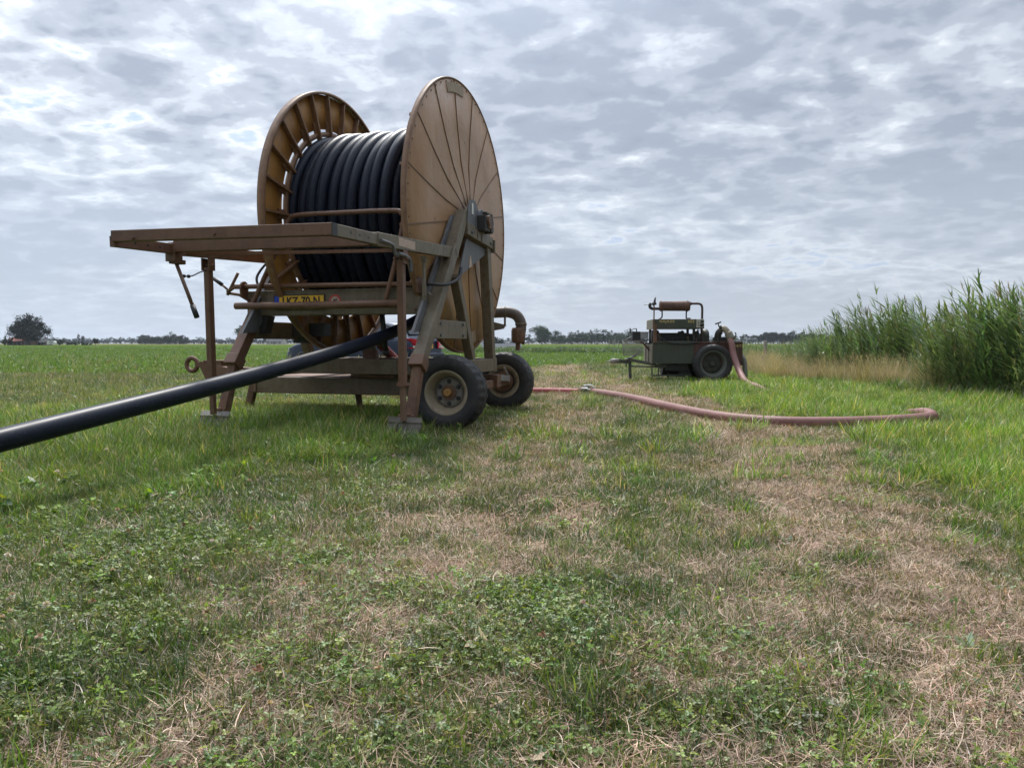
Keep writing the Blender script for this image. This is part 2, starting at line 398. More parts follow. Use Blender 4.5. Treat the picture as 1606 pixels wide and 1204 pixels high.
# drum (near disc, far flange, core)
d = MB()
prof = [(.10, .075), (.30, .060), (.62, .018), (1.0, .004), (RO - .02, 0), (RO - .02, -.012), (1.0, -.010), (.62, .004), (.30, .045), (.10, .06)]
d.lathe(prof, 96, 'X', L(0, 0, CZ))
drum = d.build('drum_disc', M['disc'], reel)
drum['label'] = 'dusty tan disc with dark radial seams'
d = MB(); d.lathe([(RO, .006), (RO + .004, -.02), (RO, -.055), (RO - .035, -.055), (RO - .035, -.045), (RO - .014, -.04), (RO - .014, .006)], 128, 'X', L(0, 0, CZ), smooth=True)
d.build('rim_band', M['ribs'], drum)
d = MB()
def spoke(b, ang, r0, r1, x, w, dep, hw=None):
    ca, sa = math.cos(ang), math.sin(ang)
    e = Vector((0, ca, sa)); n_ = Vector((0, -sa, ca)); c0 = Vector(L(0, 0, CZ))
    p, q = c0 + e * r0 + Vector((x, 0, 0)), c0 + e * r1 + Vector((x if hw is None else hw, 0, 0))
    b.bar(p, q, w, dep, n_)
NS = 16
for k in range(NS):
    a = R(10.5) + k * 2 * math.pi / NS
    spoke(d, a, .16, .62, .072, .011, .014, .021)
    spoke(d, a, .62, 1.0, .021, .011, .010, .0065)
    spoke(d, a, 1.0, RO - .016, .0065, .011, .010, .002)
d.build('radial_seam', M['seam'], drum)
d = MB()
for k in range(60):
    a = 2 * math.pi * (k + .3) / 60; p = Vector(L(0, 0, CZ)) + Vector((0, math.cos(a), math.sin(a))) * (RO - .045)
    d.cyl(p + Vector((-.004, 0, 0)), p + Vector((.008, 0, 0)), .008, 8)
d.build('rivet_row', M['seam'], drum)['kind'] = 'stuff'
# faded lettering patches on the disc (worn away to smudges of old green paint)
M['oldgreen'] = paint('faded_green_paint', (.24, .20, .125), (.31, .235, .15), worn=(.40, .26, .16), worn_amt=.95, dust=(.40, .27, .17), dust_amt=.8, scale=7)
for ang, span, r0, r1 in ((80, 10, 1.37, 1.47), (-97, 9, 1.30, 1.44)):
    d = MB()
    ring = [Vector(L(0, 0, CZ)) + Vector((.0065, -math.cos(a) * r, math.sin(a) * r)) for r, aa in ((r1, 1), (r0, -1)) for a in [R(ang + span * (k / 8 * 2 - 1)) for k in range(9)][::aa]]
    d.plate(ring, (.002, 0, 0)); d.build('faded_mark', M['oldgreen'], drum)
# dark dished inner face of the near flange
d = MB()
for k in range(NS):
    a = R(10.5) + k * 2 * math.pi / NS
    spoke(d, a, .55, RO - .03, -.055, .03, .075)
d.build('flange_rib', M['ribs'], drum)
# far flange: panels with open slots near the coil, raised ribs, rim
d = MB(); xs = -W
d.lathe([(1.115, xs), (RO - .02, xs), (RO - .02, xs - .006), (1.115, xs - .006)], 96, 'X', L(0, 0, CZ))
fl = d.build('drum_flange', M['gold'], reel)
fl['label'] = 'golden far flange with raised ribs'
d = MB(); d.lathe([(RO, xs + .07), (RO + .004, xs + .03), (RO, xs - .012), (RO - .012, xs - .012), (RO - .014, xs + .06), (RO - .03, xs + .062), (RO - .03, xs + .07)], 128, 'X', L(0, 0, CZ))
d.build('rim_band', M['ribs'], fl)
for k in range(26):
    a = R(2) + k * 2 * math.pi / 26
    d = MB(); spoke(d, a, .62, RO - .025, xs + .030, .022, .06); d.bar(Vector(L(0, 0, CZ)) + Vector((xs + .012, 1.06 * math.cos(a), 1.06 * math.sin(a))), Vector(L(0, 0, CZ)) + Vector((xs + .012, 1.20 * math.cos(a), 1.20 * math.sin(a))), .10, .022, (0, -math.sin(a), math.cos(a))); d.build('flange_rib', M['ribs'], fl)
d = MB(); d.lathe([(1.03, xs + .03), (1.085, xs + .03), (1.085, xs - .006), (1.03, xs - .006)], 96, 'X', L(0, 0, CZ))
d.lathe([(.60, xs + .01), (.95, xs + .01), (.95, xs - .006), (.60, xs - .006)], 72, 'X', L(0, 0, CZ))
d.build('inner_ring', M['ribs'], fl)
d = MB(); d.lathe([(.80, -.02), (.80, -W + .02), (.76, -W + .02), (.76, -.02)], 64, 'X', L(0, 0, CZ)); d.cyl(L(.20, 0, CZ), L(-W - .36, 0, CZ), .075, 24)
d.build('drum_core', M['dark'], reel)

# coil pipe: one continuous pipe, wound on the drum and laid out towards the hose side (top-level: it rests on the drum)
RP = .0610
Mreel = Matrix.Translation(O) @ Matrix.Rotation(RZ, 4, 'Z')
rc = 1.04 - RP; pitch = .1225
def coilpt(ph, s, r): return Vector(L(s, r * math.sin(ph), CZ - r * math.cos(ph)))
pts = []
ph_end = -.33; s_end = -.385; turns = 10
r2 = rc - .108
# lower layer seen beside the near flange, then the outer layer
NSEG = 72
low_turns = 5
for i in range(low_turns * NSEG):
    ph = ph_end - (turns + .5) * 2 * math.pi - (low_turns * NSEG - i) * 2 * math.pi / NSEG
    pts.append((coilpt(ph, -.075 - (i / NSEG) * .128, r2)))
low_path = [Mreel @ p for p in pts]
pts = []
for i in range(turns * NSEG + 1):
    ph = ph_end - (turns * NSEG - i) * 2 * math.pi / NSEG
    # each turn lies nearly square to the axis and steps over near the far side
    k = (turns * NSEG - i) / NSEG; f = k - math.floor(k); st = math.floor(k) + float(sst(.25, .75, np.array(f)))
    jit = .010 * math.sin(2.3 * st + 1.0) + .005 * math.sin(k * 9.7) + .004 * math.sin(k * 23.0)
    rj = .006 * math.sin(k * 5.1) + .012 * math.sin(1.9 * st) + .006 * math.sin(k * 11.3 + 2)
    pts.append(coilpt(ph, s_end - st * pitch + jit * min(1, k * 2), rc - .006 + rj * min(1, k * 2)))
out = [Mreel @ p for p in pts]
st = out[-1]; tail = [st, Vector((-1.135, 8.02, 1.075)), Vector((-1.46, 7.05, .868)), Vector((-1.95, 5.57, .638)), Vector((-2.57, 3.68, .394)), Vector((-3.05, 2.2, .20)), Vector((-3.45, .95, .075)), Vector((-3.9, -.6, .064))]
sp_ = spline([out[-4]] + tail, 14)[14:]
b = MB(); b.tube(out[:-1] + sp_, RP, 20); b.tube(low_path, RP, 18)
pipe = b.build('irrigation_pipe', M['pipe'])
tag(pipe, 'thick black plastic pipe wound on the reel drum and running out low over the grass', 'pipe')

# side frames
def side_frame(sx, right):
    sg = 1 if right else -1
    nm = 'side_frame'
    def P_(t, z, ds=0): return L(sx + ds * sg, t, z)
    b = MB()
    b.bar(P_(.36, 2.30), P_(1.56, .66), .12, .12)               # front leg sleeve
    fr = b.build('front_leg', M['olive'] if right else M['brown'], reel, .008)
    b = MB(); b.bar(P_(1.50, .74), P_(1.575, .64), .145, .145); b.build('leg_collar', M['brown'], fr, .008)
    b = MB(); b.bar(P_(1.54, .68), P_(1.74, .13), .092, .092); b.build('inner_leg', M['rusty'], fr, .006)
    b = MB(); b.bar(P_(-.34, 2.24), P_(-.56, .69), .115, .115); b.build('rear_leg', M['olive'], reel, .008)
    b = MB(); b.bar(P_(.60, 1.60), P_(.12, .70), .10, .10); b.build('inner_brace', M['olive'], reel, .008)
    b = MB(); b.box(P_(.80, 1.02, -.005), (.10, .90, .19)); b.build('tie_plate', M['olive'], reel, .006)
    b = MB(); b.box(P_(-.02, 2.10, .03), (.10, .86, .135), Matrix.Rotation(R(-4), 3, 'X')); br = b.build('top_brace', M['olive'], reel, .008)
    b = MB(); b.plate([P_(.30, 2.03, .01), P_(-.33, 1.99, .01), P_(-.33, 1.93, .01), P_(.56, 1.58, .01)], (.012 * sg, 0, 0)); b.build('gusset_plate', M['steel'], reel)
    b = MB(); b.plate([P_(.30, 2.22, -.09), P_(.50, 2.26, -.09), P_(1.52, .98, -.09), P_(1.28, 1.0, -.09)], (.03 * sg, 0, 0)); b.build('inner_leg_plate', M['steel'], reel)
    # bearing head plate with rounded top
    b = MB(); pl = [P_(.40, 2.16, .062), P_(.02, 2.16, .062)]
    for k in range(9):
        a = R(-10 + 25 * k); pl.append(P_(.22 - .17 * math.cos(a), 2.30 + .17 * math.sin(a), .062))
    b.plate(pl, (.014 * sg, 0, 0)); b.cyl(L(sx - .1 * sg, 0, CZ), L(sx + .10 * sg, 0, CZ), .10, 24); b.build('bearing_head', M['steel'], reel)
    if right:
        b = MB(); b.box(P_(.02, 2.23, .11), (.13, .16, .17)); b.cyl(P_(-.08, 2.25, .06), P_(-.08, 2.25, .19), .07, 18); b.cyl(P_(-.16, 2.19, .06), P_(-.16, 2.19, .17), .05, 16)
        b.box(P_(-.1, 2.36, .12), (.05, .15, .03)); b.box(P_(-.20, 2.28, .13), (.05, .05, .18)); gb = b.build('gearbox', M['dark'], reel, .006)
        b = MB(); b.cyl(P_(.0, 2.27, .10), P_(.0, 2.27, .20), .055, 18); b.box(P_(-.03, 2.20, .185), (.03, .1, .05)); b.build('gear_hub', M['rusty'], gb, .004)
        b = MB(); b.box(P_(.26, 2.36, .08), (.004, .05, .12)); b.build('sticker', M['white'], gb)
        build_each([lambda b: b.box(P_(-.46, 2.035, .055), (.09, .03, .15)), lambda b: b.cyl(P_(.22, 2.12, .07), P_(.22, 2.12, .10), .02, 10), lambda b: b.box(P_(.10, 2.11, .082), (.012, .03, .10)), lambda b: b.box(P_(-.05, 2.09, .082), (.012, .03, .10))], 'brace_lug', M['olive'], br)
        b = MB()
        b.plate([P_(.20, 1.86, .022), P_(.17, 1.86, .022), P_(.13, 1.74, .022), P_(.23, 1.72, .022)], (.004, 0, 0)); b.build('warning_sticker', M['sticker'], reel)
    return fr
side_frame(SR, True); side_frame(SL, False)

# bolt heads on the near frame
for tt, zz in ((1.10, 1.08), (1.10, .96), (.48, 1.08), (.48, .96)):
    b = MB(); b.cyl(L(SR + .044, tt, zz), L(SR + .060, tt, zz), .016, 6); b.build('bolt', M['steel'], reel)
for tt, zz in ((.28, 2.10), (-.36, 2.06)):
    b = MB(); b.cyl(L(SR + .078, tt, zz), L(SR + .096, tt, zz), .018, 6); b.build('bolt', M['steel'], reel)
for sx, zz in ((-.06, 1.38), (-.06, 1.22), (-1.96, 1.38), (-1.96, 1.22)):
    b = MB(); b.cyl(L(sx, 1.19, zz), L(sx, 1.215, zz), .016, 6); b.build('bolt', M['brown'], reel)
for sx in (-1.7, -.9, -.1):
    b = MB(); b.cyl(L(sx, 3.06, 1.735), L(sx, 3.115, 1.735), .014, 6); b.build('bolt', M['brown'], reel)
# anchor spades on the ground under the front legs
def spade(sx):
    b = MB()
    a0, a1, b0, b1, c0, c1 = L(sx - .18, 1.79, .185), L(sx + .16, 1.79, .185), L(sx - .14, 1.87, .145), L(sx + .20, 1.87, .145), L(sx - .11, 2.00, -.04), L(sx + .17, 2.00, -.04)
    b.plate([a0, a1, b1, b0], (0, 0, .012)); b.plate([b0, b1, c1, c0], (0, .010, 0))
    b.plate([L(sx - .05, 1.78, .20), L(sx - .05, 1.88, .155), L(sx - .05, 2.02, .0)], (.012, 0, 0))
    o = b.build('anchor_spade', M['spade'], reel); o['label'] = 'muddy anchor spade pressed into the grass'
    b = MB(); b.cyl(L(sx - .09, 1.76, .20), L(sx + .07, 1.76, .20), .02, 10); b.box(L(sx, 1.76, .19), (.1, .06, .07)); b.build('pivot_pin', M['rusty'], o, .004)
spade(SR - .02); spade(SL - .03)

# lifting boom: side arms, front beam, second beam, posts
zb = 1.735
for sx, right in ((SR, True), (SL, False)):
    b = MB(); b.bar(L(sx, .70, 1.83), L(sx, 2.40, 1.745), .07, .115, (1, 0, 0)); arm = b.build('boom_arm', M['olive'] if right else M['brown'], reel, .006)
    b = MB(); b.bar(L(sx, 2.36, 1.745), L(sx, 3.06, 1.725), .055, .092, (1, 0, 0)); b.build('arm_slide', M['olive'] if right else M['brown'], arm, .005)
    for tt in (2.56, 2.70, 2.84):
        b = MB(); b.cyl(L(sx - .03, tt, 1.735), L(sx + .0295, tt, 1.735), .011, 10); b.build('pin_hole', M['ink'], arm)
    b = MB(); b.cyl(L(sx - .05, .72, 1.83), L(sx + .06, .72, 1.83), .045, 14); b.box(L(sx, .66, 1.83), (.11, .08, .1)); b.build('pivot', M['olive'], arm, .005)
    # lift post
    tp = 1.905
    b = MB(); b.bar(L(sx, tp, 1.62), L(sx, tp - .02, .50), .06, .07, (1, 0, 0)); po = b.build('lift_post', M['brown'], reel, .006)
    b = MB(); b.bar(L(sx, tp - .02, .52), L(sx, tp - .03, .17), .045, .05, (1, 0, 0)); b.build('inner_post', M['rusty'], po, .004)
    b = MB(); b.box(L(sx, tp - .02, .505), (.085, .085, .03)); b.cyl(L(sx - .06, tp - .02, .50), L(sx + .06, tp - .02, .50), .012, 8); b.build('post_collar', M['brown'], po)
    b = MB()
    b.box(L(sx - .04, tp, 1.65), (.012, .09, .12)); b.box(L(sx + .04, tp, 1.65), (.012, .09, .12)); b.cyl(L(sx - .07, tp, 1.64), L(sx + .07, tp, 1.64), .014, 10)
    b.build('post_bracket', M['brown'], po)
b = MB(); b.bar(L(SL + .02, 3.05, 1.765), L(SR + .025, 3.08, 1.725), .07, .092, (0, 1, 0)); fb = b.build('front_beam', M['brown'], reel, .005)
b = MB(); b.box(L(SL + .018, 3.05, 1.765), (.012, .064, .088)); b.build('end_cap', M['dark'], fb); 
b = MB(); b.box(L(SR + .027, 3.08, 1.725), (.008, .07, .095)); b.build('end_cap', M['dark'], fb)
b = MB(); b.bar(L(SL + .04, 2.38, 1.765), L(SR - .04, 2.38, 1.745), .07, .105, (0, 1, 0)); b.build('second_beam', M['brown'], reel, .005)
b = MB(); b.bar(L(SL + .1, 2.30, 1.70), L(SR - .04, 2.0, 1.70), .03, .03); b.build('boom_rod', M['brown'], reel)
b = MB(); b.box(L(SL, 2.36, 1.70), (.11, .10, .14)); b.box(L(SL + .01, 2.33, 1.63), (.09, .12, .04)); b.build('slide_clamp', M['brown'], reel, .005)
# locking handle and chain on the left arm, bent rod on the right arm
hp = [L(SL, 2.34, 1.63), L(SL + .12, 2.35, 1.375), L(SL + .24, 2.36, 1.115)]
b = MB(); b.tube(hp[:2] + [L(SL + .195, 2.356, 1.213)], .017, 10); hd = b.build('clamp_lever', M['brown'], reel)
b = MB(); b.tube([L(SL + .19, 2.3555, 1.225), hp[2]], .024, 12); b.build('rubber_grip', M['black'], hd)
b = MB(); b.tube(spline([L(SL + .065, 2.345, 1.50), L(SL + .05, 2.2, 1.51), L(SL + .02, 2.05, 1.56), L(SL, 1.93, 1.59)], 5), .006, 6); b.tube([L(SL + .055, 2.25, 1.503), L(SL + .053, 2.23, 1.505)], .016, 8); b.tube([L(SL + .063, 2.32, 1.50), L(SL + .062, 2.30, 1.50)], .016, 8); b.build('safety_cable', M['dark'], hd)
b = MB(); b.tube(spline([L(SR + .05, 2.38, 1.735), L(SR + .055, 2.22, 1.73), L(SR + .055, 2.16, 1.71), L(SR + .055, 2.13, 1.64)], 5), .014, 8)
b.tube(spline([L(SR + .05, 2.06, 1.665), L(SR + .055, 1.90, 1.655), L(SR + .055, 1.83, 1.62), L(SR + .055, 1.82, 1.52)], 5), .017, 8); b.build('bent_rod', M['steel'], reel)
b = MB(); b.box(L(SR + .036, 1.85, 1.775), (.003, .34, .075)); b.build('faded_sticker', M['sticker'], reel)

# cross beam with number plate, shaft, guard hoop
b = MB(); b.box(L(-1.01, 1.13, 1.305), (2.06, .14, .265)); xb = b.build('cross_beam', M['olive'], reel, .008)
b = MB(); b.plate([L(.02, 1.19, 1.44), L(.10, 1.19, 1.36), L(.10, 1.19, 1.02), L(.05, 1.19, 1.02), L(.02, 1.19, 1.16)], (0, .14, 0)); b.build('end_gusset', M['olive'], xb)
b = MB(); b.plate([L(-2.04, 1.19, 1.17), L(-1.78, 1.19, 1.17), L(-1.84, 1.19, .98), L(-1.94, 1.19, .98)], (0, .12, 0)); b.build('end_gusset', M['dark'], xb)
b = MB(); b.box(L(-1.385, 1.207, 1.315), (.60, .012, .135)); npl = b.build('number_plate', M['yellow'], reel, .003); npl['label'] = 'yellow number plate LKZ-70-N'
b = MB(); b.box(L(-1.655, 1.2145, 1.315), (.055, .004, .125)); b.build('plate_strip', M['blue'], npl)
FR = Matrix(((1, 0, 0), (0, 0, -1), (0, 1, 0))).to_4x4()       # text facing -Y (hose side)
text_mesh('plate_lettering', 'LKZ-70-N', M['ink'], .118, Matrix.Translation(L(-1.36, 1.2155, 1.318)) @ FR, npl, .001, .92, .003)
b = MB(); fx, fz, fw, fh, fy = -1.385, 1.315, .604, .139, 1.2135
for dx, dz, w_, h_ in ((0, fh / 2, fw, .008), (0, -fh / 2, fw, .008), (fw / 2, 0, .008, fh), (-fw / 2, 0, .008, fh)): b.box(L(fx + dx, fy, fz + dz), (w_, .008, h_))
b.build('plate_frame', M['ink'], npl)
b = MB(); b.lathe([(.068, -1.2075), (.050, -1.2075), (.050, -1.204), (.068, -1.204)], 32, 'Y', (-.96, 0, 1.315)); sg_ = b.build('speed_sign', M['red'], reel); sg_['label'] = 'round red speed sticker'
b = MB(); b.cyl((-.96, -1.2005, 1.315), (-.96, -1.2055, 1.315), .052, 28); b.build('sign_face', M['sticker'], sg_)
text_mesh('sign_lettering', '40', M['ink'], .06, Matrix.Translation((-.96, -1.2062, 1.315)) @ FR, sg_, .0008, .9, .002)
b = MB(); b.tube([L(-2.16, 1.245, 1.485), L(-.9, 1.245, 1.475), L(.02, 1.245, 1.465)], .026, 16); sh = b.build('cross_shaft', M['brown'], reel)
for sx in (-2.05, .0):
    b = MB(); b.plate([L(sx, 1.245 + .065 * math.cos(R(a)), 1.475 + .065 * math.sin(R(a))) for a in range(0, 200, 25)] + [L(sx, 1.19, 1.36), L(sx, 1.30, 1.38)], (.02, 0, 0)); b.build('shaft_lug', M['brown'], sh)
b = MB(); b.tube([L(-2.16, 1.245, 1.485), L(-2.25, 1.25, 1.43)], .02, 8); b.tube([L(-2.25, 1.25, 1.40), L(-2.10, 1.26, 1.63)], [.016, .016], 8); b.tube([L(-2.25, 1.25, 1.46), L(-2.33, 1.25, 1.52)], .012, 8)
b.tube([L(-2.25, 1.24, 1.42), L(-2.12, 1.22, 1.40), L(-2.0, 1.20, 1.33)], .016, 8); cr = b.build('crank_lever', M['rusty'], reel)
b = MB(); b.tube([L(-2.315, 1.25, 1.51), L(-2.43, 1.25, 1.585)], .021, 10); b.build('rubber_grip', M['black'], cr)
hoop = spline([L(-1.93, 1.27, 1.27), L(-1.76, 1.27, 1.58), L(-1.62, 1.25, 1.86), L(-1.53, 1.22, 2.10), L(-1.50, 1.2, 2.17), L(-1.40, 1.2, 2.215), L(-.9, 1.2, 2.215), L(-.30, 1.2, 2.205), L(-.20, 1.2, 2.17), L(-.18, 1.2, 2.10), L(-.25, 1.24, 1.70), L(-.36, 1.27, 1.27)], 6)
b = MB(); b.tube(hoop, .025, 12); hp_ = b.build('guard_hoop', M['brown'], reel)
b = MB(); b.tube([L(-2.10, 1.31, 1.275), L(-1.25, 1.31, 1.268), L(-.16, 1.31, 1.272)], .036, 16); b.tube([L(-1.25, 1.31, 1.268), L(-.16, 1.31, 1.272)], .039, 16); b.build('guide_bar', M['brown'], hp_)
b = MB(); b.box(L(.085, 1.30, 1.50), (.022, .05, .40)); b.box(L(.085, 1.30, 1.70), (.05, .05, .06)); b.box(L(.10, 1.31, 1.40), (.02, .03, .12)); b.build('lever_plate', M['olive'], reel, .004)
b = MB(); b.tube(spline([L(.04, 1.2, 1.46), L(.14, 1.25, 1.46), L(.22, 1.05, 1.47), L(.22, .72, 1.56), L(.2, .58, 1.68)], 6), .017, 10); b.build('hydraulic_hose', M['black'], reel)
b = MB(); b.tube(spline([L(-1.98, 1.05, 1.45), L(-2.05, 1.0, 1.62), L(-1.98, .8, 1.83), L(-1.9, .6, 1.78)], 6), .014, 8); b.tube(spline([L(-1.98, .95, 1.45), L(-1.95, .9, 1.62), L(-1.88, .7, 1.66)], 6), .014, 8); b.box(L(-1.92, .9, 1.62), (.13, .06, .05)); b.build('hydraulic_hose', M['black'], reel)
# pipe guide below the cross beam
b = MB(); b.cyl(L(-.52, 1.02, 1.19), L(-.50, .98, .80), .028, 12); b.cyl(L(-.50, .98, .80), L(-.505, .98, .76), .04, 12); b.build('pipe_guide', M['dark'], reel)
# dark pump box seen under the left end of the cross beam
b = MB(); b.box(L(-1.66, .55, 1.03), (.42, .16, .15)); b.box(L(-1.84, .35, .93), (.26, .22, .10)); b.build('winch_box', M['dark'], reel, .008)

# turntable frame and chassis
b = MB()
b.bar(L(-1.90, .55, .615), L(.19, .55, .615), .10, .165, (0, 1, 0)); b.bar(L(-1.90, -.60, .615), L(.19, -.60, .615), .10, .165, (0, 1, 0))
tf = b.build('turntable_beam', M['olive'], reel, .006)
for sx in (SR, SL + .1):
    b = MB(); b.bar(L(sx, .60, .615), L(sx, -.655, .615), .11, .15, (1, 0, 0)); b.build('turntable_side', M['olive'], tf, .006)
b = MB(); b.lathe([(.62, .485), (.62, .54), (.48, .54), (.48, .485)], 48, 'Z', L(-.82, -.1, 0)); b.cyl(L(-1.25, -.1, .50), L(-1.25, -.1, .80), .10, 20); b.box(L(-1.25, -.1, .58), (.45, .3, .12)); b.build('turntable_ring', M['rusty'], tf)
b = MB(); b.tube(spline([L(-1.25, -.1, .78), L(-1.25, -.12, .90), L(-1.26, -.22, .95), L(-1.27, -.34, .93), L(-1.28, -.44, .87)], 6), .062, 14); b.build('swivel_pipe', M['olive'], tf)
b = MB()
for tt in (.32, -.72): b.bar(L(-2.62, tt, .375), L(-.10, tt, .385), .10, .195, (0, 1, 0))
ch = b.build('chassis_beam', M['olive'], reel, .008)
b = MB()
for sx in (-2.5, -1.5, -.2): b.bar(L(sx, .26, .40), L(sx, -.66, .40), .12, .14, (1, 0, 0))
b.bar(L(-.15, .2, .42), L(.25, .15, .42), .10, .15, (0, 1, 0)); b.bar(L(-.15, -.6, .42), L(.25, -.55, .42), .10, .15, (0, 1, 0))
b.plate([L(-2.45, .26, .475), L(-1.1, .26, .475), L(-1.1, -.66, .475), L(-2.45, -.66, .475)], (0, 0, .008)); b.build('chassis_plate', M['rusty'], ch)
b = MB(); b.bar(L(.19, .90, .385), L(.13, -1.30, .385), .09, .09, (1, 0, 0)); b.build('axle', M['rusty'], ch, .005)
b = MB(); b.bar(L(.20, -.72, .45), L(.19, -1.12, .42), .05, .075, (1, 0, 0)); b.bar(L(.20, -.92, .57), L(.19, -1.13, .44), .022, .022, (1, 0, 0)); b.build('brake_lever', M['rimgrey'], ch, .004)
# drawbar with tow eye
b = MB(); b.bar(L(-2.5, .25, .42), L(-3.35, .05, .53), .08, .13, (0, 1, 0)); b.bar(L(-2.5, -.62, .42), L(-3.35, -.02, .53), .08, .13, (0, 1, 0))
dbm = b.build('drawbar', M['rusty'], reel, .006)
b = MB(); b.plate([L(-3.30, .07, .645), L(-3.64, .07, .645), L(-3.63, .07, .56), L(-3.54, .07, .40), L(-3.30, .07, .35)], (0, .14, 0)); b.box(L(-3.42, 0, .65), (.30, .16, .02)); b.build('hitch_head', M['rusty'], dbm, .005)
b = MB(); b.lathe([(.085 + .03 * math.cos(a), .03 * math.sin(a)) for a in [2 * math.pi * k / 10 for k in range(10)]], 28, 'Y', L(-3.81, 0, .60)); b.bar(L(-3.72, 0, .60), L(-3.58, 0, .60), .06, .06, (0, 1, 0)); b.build('tow_eye', M['rusty'], dbm)
b = MB(); b.bar(L(-2.60, .34, .42), L(-2.70, .34, .05), .07, .085, (0, 1, 0)); b.box(L(-2.60, .34, .37), (.10, .10, .16)); sl = b.build('chassis_leg', M['rusty'], ch, .005)
b = MB(); b.bar(L(-1.50, -.2, .32), L(-1.46, -.2, .07), .06, .06, (0, 1, 0)); b.build('chassis_leg', M['rusty'], ch, .005)

# water inlet elbow on the far side
Mi = Mreel.inverted()
def wl(x, y, z): return Mi @ Vector((x, y, z))
b = MB(); b.tube(spline([wl(-.55, 9.85, 1.27), wl(-.16, 9.85, 1.29), wl(-.04, 9.85, 1.29), wl(.06, 9.85, 1.25), wl(.115, 9.85, 1.16), wl(.12, 9.85, 1.05)], 6), .072, 20); el = b.build('inlet_elbow', paint('elbow_brown', (.085, .062, .046), (.125, .098, .078), worn_amt=.3), reel)
b = MB(); b.tube([wl(.085, 9.85, 1.085), wl(.085, 9.85, 1.04), wl(.078, 9.85, .93), wl(.07, 9.85, .88)], [.085, .096, .088, .07], 20); b.tube([wl(.03, 9.85, 1.06), wl(.02, 9.85, .90)], .02, 8); b.tube([wl(.17, 9.85, 1.06), wl(.15, 9.85, .86)], .02, 8); b.box(wl(.08, 9.85, .83), (.05, .06, .10)); b.build('hose_coupling', M['rusty'], el)
b = MB(); b.tube([wl(-.10, 9.85, 1.29), wl(-.08, 9.85, 1.29)], .080, 20); b.tube([wl(.12, 9.85, 1.15), wl(.12, 9.85, 1.12)], .079, 20); b.tube([wl(-.095, 9.85, 1.22), wl(-.095, 9.85, 1.12)], .015, 8); b.plate([wl(-.6, 9.8, 1.18), wl(-.24, 9.8, 1.16), wl(-.08, 9.8, 1.12), wl(-.12, 9.8, 1.07), wl(-.6, 9.8, .98)], (0, .03, 0)); b.build('elbow_bracket', M['olive'], el)

# wheels
def make_wheel(name, r, w, rr, mats, parent, loc, rz, lug=True, dish=.05):
    """axle along local Y, outer face towards -Y"""
    e = bpy.data.objects.new(name, None); COL.objects.link(e); e.parent = parent; e.location = loc; e.rotation_euler = (0, 0, rz); e.empty_display_size = .2
    b = MB(); h = w / 2
    prof = [(rr, -h * .70), (rr + .02, -h * .84), (rr + (r - rr) * .35, -h * .98), (rr + (r - rr) * .62, -h), (r * .93, -h * .90), (r * .965, -h * .80), (r * .995, -h * .62), (r, -h * .45), (r * .972, -h * .40), (r * .972, -h * .33), (r, -h * .28), (r, -h * .06), (r * .972, -h * .03), (r * .972, h * .03), (r, h * .06), (r, h * .28), (r * .972, h * .33), (r * .972, h * .40), (r, h * .45), (r * .995, h * .62), (r * .965, h * .80), (r * .93, h * .9), (rr + (r - rr) * .62, h), (rr + (r - rr) * .35, h * .98), (rr + .02, h * .84), (rr, h * .7)]
    def wob(k, j, rad, a):
        zz = (k % 4) in (0, 1)
        if 7 <= j <= 18: a = a + (.012 if zz else -.008) * (1 if 9 <= j <= 16 else .4)
        if lug and j in (5, 6, 19, 20): rad = rad - (.012 if zz else 0)
        return rad, a
    b.lathe(prof, 112, 'Y', wob=wob); ty = b.build('tyre', mats[0], e)
    md = ty.modifiers.new('split', 'EDGE_SPLIT'); md.split_angle = R(38)
    b = MB()
    f = -h * .72
    b.lathe([(rr + .018, f - .012), (rr + .020, f), (rr - .006, f + .004), (rr - .012, f + .03), (rr - .03, f + .05), (rr - .045, f + .07 + dish), (rr - .05, h * .5), (rr - .006, h * .66), (rr + .018, h * .72), (rr + .018, h * .76), (rr - .014, h * .72), (rr - .062, h * .5), (rr - .058, f + .06 + dish), (rr - .04, f + .042), (rr - .022, f + .022), (rr - .014, f - .004), (rr + .006, f - .012)], 64, 'Y')
    rim = b.build('rim', mats[1], e)
    b = MB(); y0 = f + dish + .05
    b.lathe([(.05, y0 - .01), (rr * .62, y0 - .01), (rr * .70, y0 + .005), (rr - .05, y0 + .02), (rr - .05, y0 + .035), (rr * .66, y0 + .02), (.05, y0 + .01)], 48, 'Y'); dk = b.build('wheel_disc', mats[2], e)
    b = MB(); b.tube([(0, y0 + .02, 0), (0, y0 - .03, 0)], rr * .36, 24); b.tube([(0, y0 + .02, 0), (0, y0 + .12, 0)], rr * .62, 28); b.build('hub', mats[3], e)
    b = MB(); b.tube([(0, y0 - .02, 0), (0, y0 - .075, 0), (0, y0 - .09, 0)], [rr * .20, rr * .19, rr * .14], 20); b.build('hub_cap', mats[4], e)
    for k in range(6):
        b = MB(); a = math.pi / 3 * k + .52; q = (rr * .53 * math.cos(a), rr * .53 * math.sin(a)); b.tube([(q[0], y0, q[1]), (q[0], y0 - .014, q[1]), (q[0], y0 - .0141, q[1]), (q[0], y0 - .03, q[1])], [.024, .024, .016, .016], 8); b.build('wheel_nut', M['dark'], e)
    return e
wm = (M['tyre'], M['rim'], M['rimgrey'], M['rusty'], M['hub'])
make_wheel('wheel', .385, .27, .215, wm, reel, L(.225, 1.00, .378), R(2.5))
make_wheel('wheel', .385, .27, .215, wm, reel, L(.065, -1.36, .378), R(182.5))

